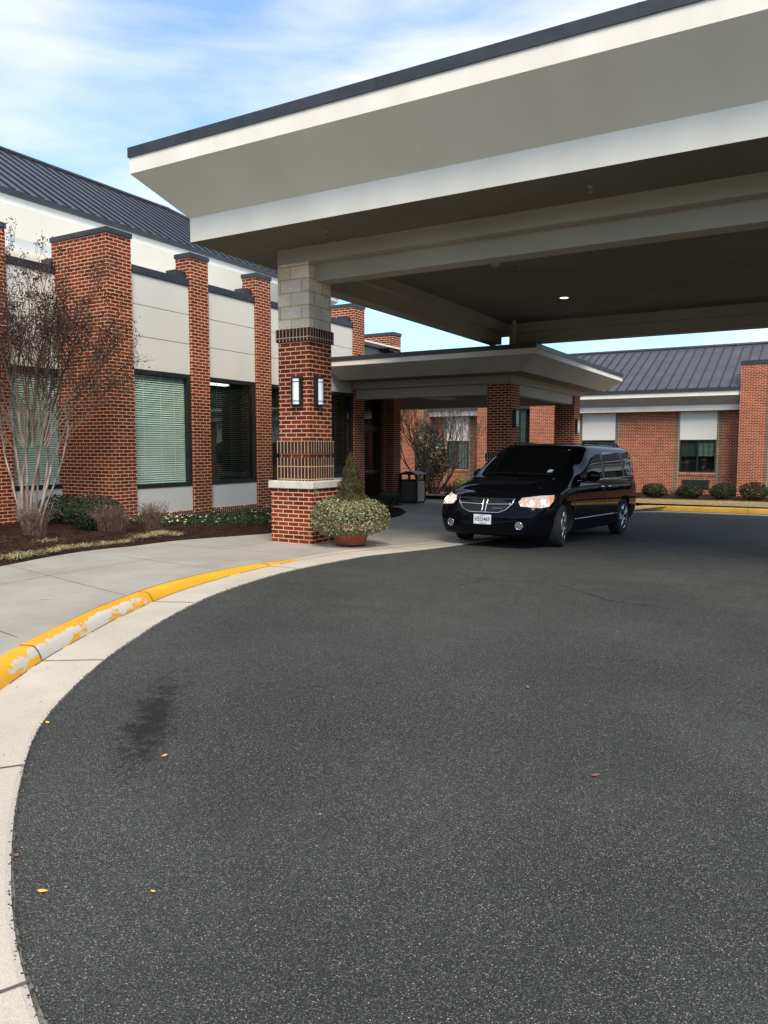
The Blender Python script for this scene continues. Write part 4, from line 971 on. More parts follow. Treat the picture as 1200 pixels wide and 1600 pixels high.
for s in (-1, 1): pline('x', [(s*.035, .785), (s*.03, .57)], *FV, M_chrome, .011, off=.014, bm=b)
obj('grille_bar', b, M_chrome, gr, uv=None, smooth=True)
b = bmesh.new()
for k in range(5): pline('x', [(-.40, .60+k*.04), (.40, .60+k*.04)], *FV, M_trim, .004, off=.006, bm=b)
obj('grille_mesh', b, M_trim, gr, uv=None)
h, _ = hit(Vector((6, .24, .635)), Vector((-1, 0, 0)))
b = B(h.x, h.x+.014, .14, .30, .631, .639); obj('grille_badge', b, M_alloy, gr, uv=None)
b = B(h.x, h.x+.015, .305, .345, .630, .640); obj('grille_badge', b, M_red, gr, uv=None)
lp = obj('license_plate', B(4.070, 4.078, -.16, .145, .375, .527, bev=.003), M_plate, van, uv=None)
Mt = lambda y, z, x=4.0795: Matrix.Translation((x, y, z)) @ Matrix.Rotation(R(90), 4, 'Z') @ Matrix.Rotation(R(90), 4, 'X')
textobj('plate_number', 'H533469', .098, M_ink, lp, Mt(-.007, .452), sx=.72, spacing=1.0, bold=.0015)
obj('plate_strip', B(4.0785, 4.0802, -.05, .06, .387, .396), M_ink, lp, uv=None)
obj('plate_strip', B(4.0785, 4.0802, -.06, .045, .512, .521), M_ink, lp, uv=None)
decal('lower_intake', [(-.42, .36), (.42, .36), (.36, .25), (-.36, .25)], *FV, M_void, off=.003)
pline('bumper_lip', [(-.66, .255), (-.4, .235), (.4, .235), (.66, .255)], *FV, M_paint, .012, off=.004)
b = bmesh.new(); pline('x', [(-.62, 1.155), (-.1, 1.19)], *FV, M_trim, .008, off=.014, bm=b); obj('wiper', b, M_trim, van, uv=None)
b = bmesh.new(); pline('x', [(0, 1.175), (.58, 1.165)], *FV, M_trim, .008, off=.014, bm=b); obj('wiper', b, M_trim, van, uv=None)
decal('inspection_sticker', [(.50, 1.20), (.58, 1.20), (.58, 1.245), (.50, 1.245)], *FV, M_decal, off=.010)
# wheels
def wheel(x, y, s, steer):
    t = bpy.data.objects.new('wheel', None); COL.objects.link(t); t.parent = van; t.location = (x, y, .345); t.rotation_euler = (0, 0, steer)
    ROOT_T = t
    b = bmesh.new(); w = .112
    lathe(b, [(.225, -w*.9), (.31, -w), (.335, -w*.85), (.345, -w*.5), (.345, w*.5), (.335, w*.85), (.31, w), (.225, w*.9)], 40, (0, 0, 0), 'y'); ty = obj('tyre', b, M_tyre, t, uv=None)
    b = bmesh.new(); lathe(b, [(.24, -.06*s), (.236, .098*s), (.222, .104*s), (.218, .07*s), (.06, .045*s), (.0005, .045*s)][::s], 40, (0, 0, 0), 'y'); obj('rim_barrel', b, M_trim, t, uv=None)
    b = bmesh.new(); lathe(b, [(.226, .100*s), (.232, .108*s), (.222, .110*s), (.212, .09*s)][::s], 40, (0, 0, 0), 'y')
    for k in range(5):
        for da in (-.17, .17):
            a = 2*pi*k/5+da; a2 = 2*pi*k/5+da*.55
            tube(b, [(.045*cos(a2), .088*s, .045*sin(a2)), (.13*cos(a), .094*s, .13*sin(a)), (.222*cos(a), .100*s, .222*sin(a))], [.020, .018, .022], 6)
    lathe(b, [(.0005, .105*s), (.035, .103*s), (.06, .09*s), (.06, .06*s)][::s], 20, (0, 0, 0), 'y'); obj('rim', b, M_alloy, t, uv=None, smooth=True)
for x, y, s, stg in ((0, .85, 1, 0), (0, -.85, -1, 0), (3.08, .84, 1, R(12)), (3.08, -.84, -1, R(12))): wheel(x, y, s, stg)
# lettering on the rear quarter window (left side)
def sidetext(name, body_, size, x, z, sx=1):
    h, n = hit(Vector((x, 2, z)), Vector((0, -1, 0)))
    tilt = math.atan2(n.z, n.y)
    M = Matrix.Translation(h+n*.010) @ Matrix.Rotation(pi, 4, 'Z') @ Matrix.Rotation(R(90)-tilt, 4, 'X')
    return textobj(name, body_, size, M_decal, lastw, M, extrude=.0005, sx=sx, bold=.0012)
sidetext('window_lettering', 'Transport Service', .075, -.42, 1.435, .95)
sidetext('window_lettering', '703-817-0254', .088, -.45, 1.175, .95)
for xx, kind in ((-.24, 1), (-.42, 0), (-.60, 1)):
    h, n = hit(Vector((xx, 2, 1.31)), Vector((0, -1, 0))); b = bmesh.new()
    if kind:
        rr_ = [(h.x+.042*cos(a), 0, -.035+.042*sin(a)) for a in [2*pi*k/14 for k in range(12)]]
        tube(b, rr_, [.010]*12, 5); tube(b, [(h.x+.02, 0, .065), (h.x+.015, 0, .0), (h.x-.03, 0, -.005), (h.x-.045, 0, -.05)], [.012]*4, 5); bmesh.ops.create_icosphere(b, subdivisions=2, radius=.014, matrix=Matrix.Translation((h.x+.02, 0, .088)))
    else:
        tube(b, [(h.x, 0, .065), (h.x, 0, 0)], [.016, .012], 6); tube(b, [(h.x, 0, 0), (h.x+.02, 0, -.08)], [.009]*2, 5); tube(b, [(h.x, 0, 0), (h.x-.02, 0, -.08)], [.009]*2, 5); tube(b, [(h.x, 0, .05), (h.x-.03, 0, .01), (h.x-.035, 0, -.08)], [.006]*3, 5); bmesh.ops.create_icosphere(b, subdivisions=2, radius=.015, matrix=Matrix.Translation((h.x, 0, .09)))
    tl = math.atan2(n.z, n.y)
    for v in b.verts: v.co = Vector((v.co.x, h.y+.008-v.co.z*math.tan(tl)+v.co.y*.15, h.z+v.co.z))
    obj('window_symbol', b, M_decal, lastw, uv=None)

# ------------------------------------------------------------------ planting
def leafmat(name, cols, rough=.55, spec=.35, trans=.15):
    m, t, p = base(name, cols[0], rough, 0, spec)
    g = N(t, 'ShaderNodeNewGeometry'); r = N(t, 'ShaderNodeValToRGB'); e = r.color_ramp.elements
    while len(e) < len(cols): e.new(.5)
    for k, c in enumerate(cols): e[k].position = k/(len(cols)-1); e[k].color = (*c, 1)
    t.links.new(g.outputs['Random Per Island'], r.inputs[0]); t.links.new(r.outputs[0], p.inputs['Base Color'])
    return m
def leaf(bm, c, sz, nrm=None, asp=.55, fold=.25, up=None):
    n = Vector(nrm) if nrm is not None else Vector((random.gauss(0, 1), random.gauss(0, 1), random.gauss(0, 1)))
    n = (n+Vector((random.gauss(0, .5), random.gauss(0, .5), random.gauss(0, .5)))).normalized()
    u = Vector(up) if up is not None else Vector((random.gauss(0, 1), random.gauss(0, 1), random.gauss(0, 1)))
    u = (u-n*u.dot(n)).normalized(); w = n.cross(u); c = Vector(c)
    a = c-u*sz*.5; b = c+u*sz*.5; l = c+w*sz*asp*.5+n*sz*fold*.4; r = c-w*sz*asp*.5+n*sz*fold*.4
    va, vb, vl, vr = [bm.verts.new(q) for q in (a, b, l, r)]
    bm.faces.new((va, vb, vl)); bm.faces.new((vb, va, vr))
def lump(d_, seed, amp=.15):
    return 1+amp*(sin(d_.x*3.1+seed)+sin(d_.y*4.3+seed*1.7+d_.z*2)+sin(d_.z*3.7+seed*2.3+d_.x*2.1))/3*1.6
M_box = leafmat('boxwood_leaf', [(.004, .010, .004), (.008, .019, .007), (.015, .030, .010), (.05, .07, .03)])
M_stem = noisy('brown_twig', (.06, .042, .032), (.13, .095, .075), 30, .9)
def shrub(name, label, cat, c, rad, n, sz, mat, group=None, zmin=None, amp=.15, cut_=None, seed=None):
    t = thing(name, label, cat, c, group=group); seed = seed or random.uniform(0, 20); C_ = Vector(c)
    b = bmesh.new()
    for k in range(n):
        d_ = Vector((random.gauss(0, 1), random.gauss(0, 1), random.gauss(0, 1))).normalized()
        rr_ = (1-abs(random.gauss(0, .13)))*lump(d_, seed, amp)
        if random.random() < .12: rr_ *= random.uniform(.4, .9)
        p = Vector((d_.x*rad[0]*rr_, d_.y*rad[1]*rr_, rad[2]+d_.z*rad[2]*rr_))
        if p.z < .01 or (cut_ and cut_(C_+p)): continue
        leaf(b, C_+p, sz*random.uniform(.7, 1.25), d_)
    obj('foliage', b, mat, t, uv=None)
    b = bmesh.new()
    for k in range(9):
        a = random.uniform(0, 6.28); q = Vector((cos(a)*rad[0]*.6, sin(a)*rad[1]*.6, rad[2]*random.uniform(1.0, 1.5)))
        tube(b, [C_+Vector((0, 0, -.05)), C_+q*.5, C_+q], [.014, .009, .004], 5)
    obj('stem', b, M_stem, t, uv=None); return t
def bedp(x, y): return (x, y, bedz(x, y))
GB = 'clipped dark boxwood shrubs'
shrub('shrub', 'broad dark green shrub at the foot of the wide brick pillar', 'shrub', bedp(-11.0, 8.95), (.52, .5, .30), 4200, .042, M_box, GB)
shrub('shrub', 'dark green shrub behind the bare tree trunks, left of the wide pillar', 'shrub', bedp(-12.35, 9.3), (.55, .5, .27), 3600, .042, M_box, GB)
shrub('shrub', 'dark green shrub cut off by the left edge of the photo', 'shrub', bedp(-12.3, 7.5), (.42, .42, .30), 2600, .042, M_box, GB)
M_box2 = leafmat('far_boxwood_leaf', [(.005, .011, .004), (.011, .021, .007), (.020, .034, .011), (.05, .07, .025)], .7, .15)
for (x, y, w), lb in zip(((-5.86, 31.7, .50), (-4.61, 32.3, .48), (-3.45, 32.7, .52), (-2.35, 33.0, .58)), ('round clipped shrub just right of the van tail against far brick wall', 'round clipped shrub below the far window and its air grille', 'round clipped shrub left of the tall far brick pillar', 'round clipped shrub in front of the tall far brick pillar at right edge')):
    shrub('shrub', lb, 'shrub', (x, y, lz(x, y)-.02), (w, w, w*.62), 2600, .06, M_box2, 'round clipped shrubs along the far building', amp=.07)
shrub('shrub', 'light green round shrub seen past the van bonnet under the far left window', 'shrub', (-14.35, 31.9, lz(0, 31.9)), (.42, .42, .34), 1800, .06, leafmat('light_shrub_leaf', [(.04, .07, .015), (.09, .13, .03), (.17, .21, .06)]), amp=.06)
shrub('shrub', 'low dark shrub beside the entrance walk behind the potted plant', 'shrub', (-10.75, 19.0, wz(0, 19)+.08), (.42, .40, .24), 1500, .05, M_box, amp=.1)
shrub('shrub', 'dense dark holly with glossy leaves behind the bare tree by the litter bin', 'holly', (-15.05, 30.0, lz(0, 30.0)), (.82, .8, 1.5), 6000, .10, leafmat('holly_leaf', [(.003, .006, .003), (.007, .013, .005), (.014, .024, .010), (.09, .12, .06)], .3, .5), amp=.18)

def twigs(bm, c, r, h, n, rad=.004, curl=.25):
    c = Vector(c)
    for k in range(n):
        a = random.uniform(0, 6.28); q = random.uniform(.1, 1)*r; tip = Vector((cos(a)*q, sin(a)*q, h*random.uniform(.55, 1)))
        mid = tip*.5+Vector((random.uniform(-.04, .04), random.uniform(-.04, .04), .03))
        mid.x *= 1.25; mid.y *= 1.25; tube(bm, [c+Vector((cos(a)*q*.5, sin(a)*q*.5, -.02)), c+mid, c+tip], [rad, rad*.75, rad*.4], 4, cap=False)
        for j in range(3):
            s_ = c+mid.lerp(tip, random.uniform(0, .8)); e_ = s_+Vector((random.gauss(0, .06), random.gauss(0, .06), random.uniform(.02, .09)))
            tube(bm, [s_, e_], [rad*.55, rad*.3], 3, cap=False)
M_twig = noisy('winter_twig', (.055, .032, .026), (.15, .10, .08), 18, .9)
M_redleaf = leafmat('dry_red_leaf', [(.07, .025, .016), (.16, .07, .045), (.26, .15, .09), (.10, .08, .04)])
def twigshrub(c, r, h, n, lab, leaves=260, rad=.004):
    t = thing('bare_shrub', lab, 'shrub', c, group='leafless twiggy shrubs'); b = bmesh.new(); twigs(b, c, r, h, n, rad); obj('stem', b, M_twig, t, uv=None)
    b = bmesh.new()
    for k in range(leaves):
        a = random.uniform(0, 6.28); q = math.sqrt(random.random())*r; z_ = random.uniform(.25, 1)*h
        q *= .4+.6*z_/h
        leaf(b, Vector(c)+Vector((cos(a)*q, sin(a)*q, z_)), .026)
    obj('foliage', b, M_redleaf, t, uv=None)
twigshrub(bedp(-10.75, 7.55), .34, .50, 110, 'leafless twiggy shrub in front of the bare tree base', 120)
twigshrub(bedp(-10.4, 8.75), .44, .46, 150, 'brown twiggy shrub in front of the dark shrub by the wide pillar', 380)
twigshrub(bedp(-10.5, 9.75), .34, .52, 120, 'brown twiggy shrub right of the wide pillar below the white panel', 260)
twigshrub((-5.2, 32.3, lz(0, 32.3)), .35, .4, 60, 'brown twiggy shrub between two round shrubs by the far wall', 500, .006)
twigshrub((-12.2, 25.9, lz(0, 25.9)), .45, .55, 60, 'thin twiggy shrub on the lawn beside the van headlight', 120, .006)
# straw coloured lilyturf clumps along the bed edge
M_lir = leafmat('lilyturf_blade', [(.12, .10, .04), (.34, .29, .14), (.52, .45, .26), (.22, .20, .08), (.42, .36, .22)], .6)
lt = []
for k, (x, y) in enumerate([(-8.72, 4.75), (-8.80, 5.1), (-8.86, 5.45), (-8.95, 5.85), (-9.05, 6.2), (-9.2, 6.62), (-9.32, 7.0), (-9.40, 7.4), (-9.46, 7.8), (-9.52, 8.2), (-9.55, 8.6), (-9.62, 8.95), (-9.74, 9.25), (-9.55, 9.32), (-9.7, 5.6), (-10.1, 6.3), (-10.0, 7.2)]):
    b = bmesh.new(); x += random.uniform(-.05, .05); y += random.uniform(-.06, .06); c = Vector(bedp(x, y)); nb_ = 120 if k < 14 else 50; R_ = random.uniform(.16, .34)
    for j in range(nb_):
        a = random.uniform(0, 6.28); l = random.uniform(.4, 1)*R_; h_ = random.uniform(.02, .09); dx, dy = cos(a), sin(a); w = .0028
        o_ = Vector((random.gauss(0, .05), random.gauss(0, .07), 0)); pr = None
        for q in range(4):
            s_ = q/3; p = c+o_+Vector((dx*l*s_, dy*l*s_, h_*4*s_*(1-s_*.85)*.6)); ww = w*(1-s_*.7); cur = (p+Vector((-dy*ww, dx*ww, 0)), p-Vector((-dy*ww, dx*ww, 0)))
            if pr:
                f = [bm_v for bm_v in (pr[0], pr[1])]; n0, n1 = b.verts.new(cur[0]), b.verts.new(cur[1]); b.faces.new((f[0], f[1], n1, n0)); pr = (n0, n1)
            else: pr = (b.verts.new(cur[0]), b.verts.new(cur[1]))
    od = ['leftmost', 'second', 'third', 'fourth', 'fifth', 'sixth', 'seventh', 'eighth', 'ninth', 'tenth', 'eleventh', 'twelfth', 'thirteenth', 'last']
    lb = (od[k]+' straw yellow lilyturf clump from the left along the walkway edge') if k < 14 else ['small lilyturf clump set back in the mulch at the left edge of the photo', 'small lilyturf clump set back in the mulch below the bare tree', 'small lilyturf clump in the mulch just in front of the twiggy shrub'][k-14]
    tag(obj('lilyturf', b, M_lir, uv=None, loc=c), lb, 'plant', 'lilyturf clumps edging the bed')
# pansies: ground cover with flowers
M_pl = leafmat('pansy_leaf', [(.010, .028, .008), (.025, .06, .016), (.05, .10, .03)])
M_fl = leafmat('pansy_petal', [(.80, .55, .02), (.75, .72, .70), (.12, .06, .30), (.80, .62, .05), (.55, .50, .65), (.60, .25, .05)])
bl = bmesh.new(); bf = bmesh.new()
for k in range(15000):
    y = random.uniform(9.75, 16.6); xe = bed_edge_x(y); s_ = random.random(); x = (xe-.55-.35*sin(y*1.3)**2)+(-11.75-(xe-.55))*s_
    if y < 10.6: x = min(x, -9.9-(10.6-y)*.6)
    if sin(x*9)*sin(y*7) < -.75: continue
    z = bedz(x, y)+abs(random.gauss(.06, .05)); leaf(bl, (x, y, z), random.uniform(.03, .05), (0, 0, .7))
    if k % 95 == 0:
        ct = bmesh.new()
        for q in range(5):
            a = q*1.257; leaf(bf, (x+.012*cos(a), y+.012*sin(a), z+.05), .03, (.55, -.6, .5), asp=.9, fold=.05)
tag(obj('pansy_leaves', bl, M_pl, uv=None), 'low green pansy foliage against the white wall panels', 'ground cover', kind='stuff')
tag(obj('pansy_flowers', bf, M_fl, uv=None), 'scattered yellow, white and violet pansy flowers in the bed', 'flowers', kind='stuff')

# trees
def branch(bm, p, d_, l, r, depth, tips, spread=.42, upb=.12, seg=6, kids=(2, 3), wig=.08, rmin=.0022):
    pts = [p]; n = 4; dd = d_.copy()
    for k in range(n):
        dd = (dd+Vector((random.gauss(0, wig), random.gauss(0, wig), random.gauss(0, wig)+upb*.3))).normalized(); pts.append(pts[-1]+dd*l/n)
    r1 = max(rmin, r*.66); tube(bm, pts, [r+(r1-r)*k/n for k in range(n+1)], seg if depth > 2 else 4, cap=False)
    if depth == 0: tips.append((pts[-1], dd)); return
    for k in range(random.randint(*kids)):
        a = Vector((random.gauss(0, 1), random.gauss(0, 1), random.gauss(0, 1))); a = (a-dd*a.dot(dd)).normalized()
        nd = (dd+a*random.uniform(spread*.5, spread*1.3)+Vector((0, 0, upb))).normalized()
        s_ = pts[-1] if k == 0 else pts[random.choice((2, 3, 4))]
        branch(bm, s_, nd, l*random.uniform(.62, .85), r1, depth-1, tips, spread, upb, seg, kids, wig, rmin)
M_bark = noisy('crape_myrtle_bark', (.15, .115, .088), (.36, .295, .24), 7, .75, stretch=(3, 3, .5), bump=.4, bscale=20, bdist=.004)
def barkgrad(m, col, z0, z1):
    t = m.node_tree; p = t.nodes['Principled BSDF']; src = p.inputs['Base Color'].links[0].from_socket; g = N(t, 'ShaderNodeNewGeometry'); sp = N(t, 'ShaderNodeSeparateXYZ'); t.links.new(g.outputs['Position'], sp.inputs[0])
    r = N(t, 'ShaderNodeMapRange'); r.inputs['From Min'].default_value = z0; r.inputs['From Max'].default_value = z1; t.links.new(sp.outputs[2], r.inputs[0])
    x = N(t, 'ShaderNodeMixRGB'); t.links.new(r.outputs[0], x.inputs[0]); t.links.new(src, x.inputs[1]); x.inputs[2].default_value = (*col, 1); t.links.new(x.outputs[0], p.inputs['Base Color'])
barkgrad(M_bark, (.060, .038, .028), 1.2, 2.7)
M_seed = leafmat('seed_pods', [(.025, .013, .010), (.06, .032, .022), (.11, .06, .042)])
random.seed(11)
tr = thing('bare_tree', 'leafless multi-stemmed tree with pale bark and dark seed heads in front of the left wall', 'tree', bedp(-12.0, 8.35))
b = bmesh.new(); tips = []; c0 = Vector(bedp(-12.0, 8.35))
# (.87, .5) is the direction along the picture
M_twigd = noisy('dark_upper_twigs', (.055, .038, .030), (.13, .095, .075), 12, .9)
bb = bmesh.new()
for k, (rx, dpt, r0) in enumerate(((-.62, .1, .022), (-.40, -.25, .026), (-.20, .2, .034), (-.05, -.1, .030), (.08, .3, .024), (.20, -.2, .030), (.36, .1, .026), (.52, .25, .022), (.72, 0, .018))):
    a = Vector((.865, .50, 0))*rx+Vector((-.5, .865, 0))*dpt
    st0 = c0+Vector((a.x*.22, a.y*.22, -.05)); d0 = Vector((a.x*.32, a.y*.32, 1)).normalized()
    pts = [st0]; dd = d0
    for j in range(9): dd = (dd+Vector((random.gauss(0, .075), random.gauss(0, .075), .03))).normalized(); pts.append(pts[-1]+dd*.235)
    tube(b, pts, [r0*(1.12-.06*j)*(1+.10*sin(j*2.1+k)) for j in range(10)], 9, cap=True)
    for j in range(4):
        sp_ = (.20, .24, .30, .40, .5)[j]
        q = dd+Vector((a.x*.3+random.gauss(0, sp_), a.y*.3+random.gauss(0, sp_), .10)); branch(bb, pts[(-1, -2, -3, -4, -6)[j]], q.normalized(), .74*random.uniform(.8, 1.2), r0*(.55, .5, .42, .38, .34)[j], 4, tips, .46, .13, 6, (2, 3), .11, .0022)
tube(b, [c0+Vector((0, 0, -.1)), c0+Vector((0, 0, .22)), c0+Vector((.02, 0, .5))], [.11, .075, .03], 10)
obj('trunk', b, M_bark, tr, uv=None, smooth=True)
sprays = []
for rx, hz in ((-.22, 4.95), (.33, 4.55), (.62, 4.2), (1.33, 4.55), (1.05, 3.9), (1.50, 3.6), (1.88, 3.05), (1.35, 3.2), (-.45, 4.3), (.12, 4.2), (.75, 3.5), (-.62, 3.6), (.45, 4.0)):
    e_ = c0+Vector((.865*rx, .5*rx, 0)); e_.z = hz; s0 = c0+Vector((.865*rx*.22, .5*rx*.22, 0)); s0.z = 1.5+random.uniform(0, .4)
    m1 = s0.lerp(e_, .35)+Vector((random.gauss(0, .05), random.gauss(0, .05), .12)); m2 = s0.lerp(e_, .7)+Vector((random.gauss(0, .06), random.gauss(0, .06), .08))
    P_ = catmull([s0, m1, m2, e_], 4); tube(bb, P_, [.014*(1-.8*k/(len(P_)-1))+.002 for k in range(len(P_))], 6, cap=False)
    for j in range(5): branch(bb, P_[random.randint(4, len(P_)-2)], (e_-s0).normalized()+Vector((random.gauss(0, .4), random.gauss(0, .4), .1)), .35, .006, 2, tips, .5, .1, 4, (2, 3), .1, .002)
    sprays.append(e_)
obj('branches', bb, M_bark, tr, uv=None, smooth=True)
b = bmesh.new()
for p, dd in tips:
    if random.random() < .26+.30*(p.z > 3.2):
        for k in range(random.randint(6, 16)):
            q = p+Vector((random.gauss(0, .045), random.gauss(0, .045), random.gauss(.02, .05))); s_ = random.uniform(.008, .016)
            leaf(b, q, s_*2.4, asp=.9); leaf(b, q, s_*2.2, asp=.9)
    elif random.random() < .45:
        for k in range(3): leaf(b, p+Vector((random.gauss(0, .03), random.gauss(0, .03), random.gauss(0, .03))), .026)
for e_ in sprays:
    for j in range(26):
        o_ = Vector((random.gauss(0, .10), random.gauss(0, .10), random.gauss(-.02, .085)))
        for k in range(3): leaf(b, e_+o_+Vector((random.gauss(0, .012), random.gauss(0, .012), random.gauss(0, .012))), random.uniform(.022, .038), asp=.9)
obj('seed_head', b, M_seed, tr, uv=None)
for rx, hz in ((-.22, 4.95), (.33, 4.55), (.62, 4.2), (1.33, 4.6), (1.05, 3.9), (1.55, 3.55), (1.88, 3.05), (1.3, 3.2), (-.45, 4.3), (.1, 4.2), (.75, 3.5), (-.1, 3.8), (-.65, 3.6)):
    pass
random.seed(5)
M_bark2 = noisy('grey_brown_bark', (.045, .032, .026), (.10, .075, .06), 8, .85)
tr = thing('bare_tree', 'leafless tree with fine dark twigs on the lawn behind the litter bin', 'tree', (-13.55, 27.3, lz(0, 27.3)))
b = bmesh.new(); tips = []; c0 = Vector((-13.55, 27.3, lz(0, 27.3)))
for rx in (-.7, -.45, -.2, .1, .4, .75, 1.05):
    a = Vector((.865, .5, 0))*rx; branch(b, c0+a*.2, Vector((a.x*.8, a.y*.8+random.gauss(0, .15), 1)).normalized(), 1.35, .035, 5, tips, .42, .08, 6, (2, 3), .07, .005)
obj('trunk', b, M_bark2, tr, uv=None, smooth=True)

# potted plant
random.seed(21)
PX, PY = -6.39, 9.99
t = thing('plant_pot', 'wide terracotta pot overflowing with variegated trailing plant beside the brick pillar', 'potted plant', (PX, PY, .012))
M_terra = noisy('terracotta', (.36, .085, .045), (.45, .13, .07), 6, .75, bump=.1, bscale=60)
b = bmesh.new(); lathe(b, [(.20, .016), (.235, .03), (.275, .24), (.295, .245), (.30, .285), (.28, .29), (.26, .25), (.0005, .24)], 48, (PX, PY, 0)); obj('pot', b, M_terra, t, uv=None)
M_var = leafmat('variegated_leaf', [(.03, .04, .015), (.10, .115, .05), (.24, .24, .13), (.40, .38, .24), (.13, .14, .06), (.22, .17, .09), (.04, .05, .02)], .55)
b = bmesh.new(); sd = 3.3
incol = lambda p: (p.x < -6.93 and 9.71 < p.y < 10.54)
for k in range(9500):
    d_ = Vector((random.gauss(0, 1), random.gauss(0, 1), random.gauss(0, 1))).normalized(); rr_ = (1-abs(random.gauss(0, .11)))*lump(d_, sd, .07)
    z_ = d_.z; hr = max(.02, math.hypot(d_.x, d_.y)); ex = hr**-.28          # squarer than a ball
    p = Vector((d_.x*.61*rr_*ex, d_.y*.61*rr_*ex, .435+(abs(z_)**.8*(1 if z_ > 0 else -1))*(.335 if z_ > 0 else .31)*rr_))
    q = Vector((PX, PY, 0))+p
    if z_ < -.55 and math.hypot(p.x, p.y) < .30 and random.random() < .9: continue
    if incol(q) or q.z < .03: continue
    leaf(b, q, random.uniform(.024, .042), d_, asp=.72)
for s_ in range(26):
    a = random.uniform(0, 6.28); p = Vector((PX+.58*cos(a), PY+.58*sin(a), random.uniform(.25, .45)))
    for j in range(9):
        p = p+Vector((cos(a)*.012+random.gauss(0, .008), sin(a)*.012+random.gauss(0, .008), -.03))
        if p.z > .03 and not incol(p): leaf(b, p, .026, asp=.7)
for k in range(40): leaf(b, (PX-.46+random.gauss(0, .03), PY-.30+random.gauss(0, .03), .80+random.gauss(.03, .04)), .028, asp=.7)
obj('trailing_foliage', b, M_var, t, uv=None)
M_arb = leafmat('arborvitae_spray', [(.016, .019, .005), (.035, .038, .009), (.065, .058, .014), (.11, .082, .024)], .7)
b = bmesh.new()
for k in range(7500):
    h_ = random.random()**1.25; r_ = .235*(1-h_)**.80*(1+.12*sin(h_*23+k*.0))+.008; a = random.uniform(0, 6.28); q = r_*(1-abs(random.gauss(0, .22)))*(1+.14*sin(a*5+h_*9))
    leaf(b, (PX+q*cos(a), PY+q*sin(a), .70+h_*.75), random.uniform(.022, .042), (cos(a), sin(a), .2), asp=.35, up=(cos(a)*.5, sin(a)*.5, 1.2))
obj('conifer_foliage', b, M_arb, t, uv=None)
b = bmesh.new(); tube(b, [(PX, PY, .3), (PX, PY, 1.38)], [.02, .004], 6); obj('conifer_stem', b, M_stem, t, uv=None)

# litter bin
M_agg = noisy('pebble_aggregate', (.28, .225, .165), (.56, .46, .35), 60, .9, bump=.6, bscale=90)
bx, by, bz = -11.95, 22.55, -.325
t = thing('litter_bin', 'square litter bin with domed dark lid and pebble side panels by the entrance', 'litter bin', (bx, by, bz))
b = bmesh.new(); box(b, bx-.30, bx+.30, by-.30, by+.30, bz, bz+.06)
for sx in (-1, 1):
    for sy in (-1, 1): box(b, bx+sx*.30-.03, bx+sx*.30+.03, by+sy*.30-.03, by+sy*.30+.03, bz+.06, bz+.98)
box(b, bx-.30, bx+.30, by-.30, by+.30, bz+.74, bz+.80); obj('bin_frame', b, M_frame, t)
M_panelb = noisy('brown_bin_panel', (.085, .058, .045), (.12, .085, .066), 20, .8)
b = B(bx-.27, bx+.27, by-.305, by-.27, bz+.07, bz+.735); obj('side_panel', b, M_panelb, t)
b = B(bx+.27, bx+.308, by-.265, by+.265, bz+.07, bz+.735); obj('side_panel', b, M_agg, t)
b = B(bx-.27, bx+.265, by-.265, by+.27, bz+.07, bz+.735); obj('bin_liner', b, M_dark, t)
b = bmesh.new(); 
for k in range(8):
    x0 = -.36+.09*k; x1 = x0+.09; z_0 = .10*cos(x0/.36*pi/2); z_1 = .10*cos(x1/.36*pi/2)
    v = [b.verts.new((bx+q[0], by+q[1], bz+q[2])) for q in ((x0, -.36, .97+z_0), (x1, -.36, .97+z_1), (x1, .36, .97+z_1), (x0, .36, .97+z_0), (x0, -.36, .96), (x1, -.36, .96), (x1, .36, .96), (x0, .36, .96))]
    for q in ((0, 1, 2, 3), (7, 6, 5, 4), (0, 4, 5, 1), (2, 6, 7, 3)): b.faces.new([v[i] for i in q])
obj('bin_lid', b, M_capmet, t)

# fallen leaves and scraps
M_yleaf = leafmat('yellow_leaf', [(.70, .36, .05), (.78, .45, .10)]); M_bleaf = leafmat('brown_leaf', [(.12, .05, .035), (.20, .10, .07)])
for (x, y, sz, m, lb) in ((-2.26, 1.56, .036, M_yleaf, 'yellow fallen leaf on asphalt nearest the lower left corner'), (-1.93, 1.75, .02, M_yleaf, 'small yellow leaf on the asphalt right of the corner leaf'), (-2.76, 2.60, .035, M_yleaf, 'small yellow leaf beside the dark oil stain'), (-1.57, 4.53, .05, M_bleaf, 'curled brown leaf on the asphalt in the middle distance'), (-.86, 3.44, .045, M_bleaf, 'small brown leaf on the asphalt at the right'), (-3.66, 2.60, .04, M_yleaf, 'yellow leaf caught on the gutter edge'), (-2.55, 1.66, .035, M_bleaf, 'brown leaf lying against the gutter lip')):
    b = bmesh.new(); n = 14; r0 = b.verts.new((x, y, gz(x, y)+.008)); an = random.uniform(0, 6.28); rim = []
    for k in range(n):
        c_, s_ = cos(2*pi*k/n), sin(2*pi*k/n); u_ = sz*.5*c_*(1.25 if k == 0 else 1); v_ = sz*.27*s_*(1-.35*abs(c_))
        rim.append(b.verts.new((x+u_*cos(an)-v_*sin(an), y+u_*sin(an)+v_*cos(an), gz(x, y)+.006+.16*abs(v_)+.10*abs(u_))))
    for k in range(n): b.faces.new((r0, rim[k], rim[(k+1) % n]))
    tag(obj('fallen_leaf', b, m, uv=None, loc=(x, y, gz(x, y))), lb, 'leaf', 'fallen leaves on the ground')
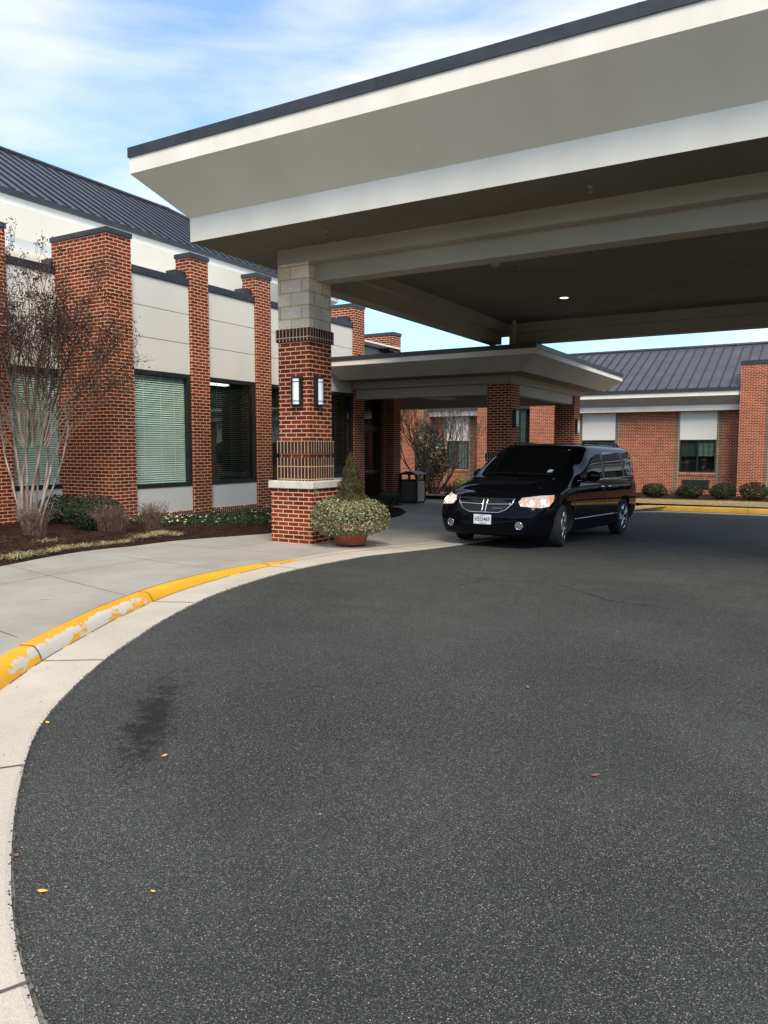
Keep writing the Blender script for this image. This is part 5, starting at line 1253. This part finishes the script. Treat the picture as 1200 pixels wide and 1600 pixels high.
# grit and leaf crumbs lying in the gutter and on the asphalt
b = bmesh.new()
for k in range(420):
    i = random.randint(20, 112); f_ = random.random()
    dd_ = -abs(random.gauss(0, .06)) if k % 3 else random.uniform(.02, .40)
    p = leftoff(EDGE, dd_)[i].lerp(leftoff(EDGE, dd_)[i+1], f_) if k < 260 else Vector((random.uniform(-4, 1.5), random.uniform(1.6, 7)))
    z_ = gz(p.x, p.y)+(.020 if k < 260 and dd_ > 0 else .005)
    leaf(b, (p.x, p.y, z_), random.uniform(.006, .017), (0, 0, 3), asp=.5)
tag(obj('grit', b, leafmat('grit_crumbs', [(.05, .03, .02), (.16, .10, .06), (.30, .26, .20), (.10, .08, .06)]), uv=None), 'small brown leaf crumbs and grit scattered over gutter and asphalt', 'grit', kind='stuff')
# yellow paint drips on the walkway
b = bmesh.new()
for (x, y, l, w) in ((-6.35, 3.95, .16, .022), (-6.2, 4.42, .17, .018)):
    pts = [(x+l*.5*cos(a)*.6+.0, y+l*.5*cos(a)*.8+w*sin(a), wz(x, y)+.0165) for a in [2*pi*k/16 for k in range(16)]]
    b.faces.new([b.verts.new(p) for p in pts])
tag(obj('paint_mark', b, noisy('faded_orange_paint', (.70, .42, .20), (.60, .48, .34), 30, .8), uv=None), kind='structure')
# far-off wood behind and beside the viewer (seen only in reflections)
M_wood = noisy('wood_mass', (.020, .026, .014), (.060, .062, .036), .6, .95)
b = bmesh.new(); random.seed(3)
for k in range(90):
    a = R(random.uniform(-175, 62)); d_ = random.uniform(75, 105); rr_ = random.uniform(4, 8); p = Vector((d_*cos(a), d_*sin(a), rr_*.7))
    vs = bmesh.ops.create_icosphere(b, subdivisions=3, radius=rr_, matrix=Matrix.Translation(p))['verts']
    for v in vs: dv = (v.co-p).normalized(); v.co = p+dv*rr_*(1+.18*sin(dv.x*7+k)+.14*sin(dv.z*9+k*2)+.12*sin(dv.y*11+k)+random.uniform(-.06, .06))
tag(obj('far_wood', b, M_wood, uv=None), 'far-off dark wood round the site', 'wood', kind='stuff')
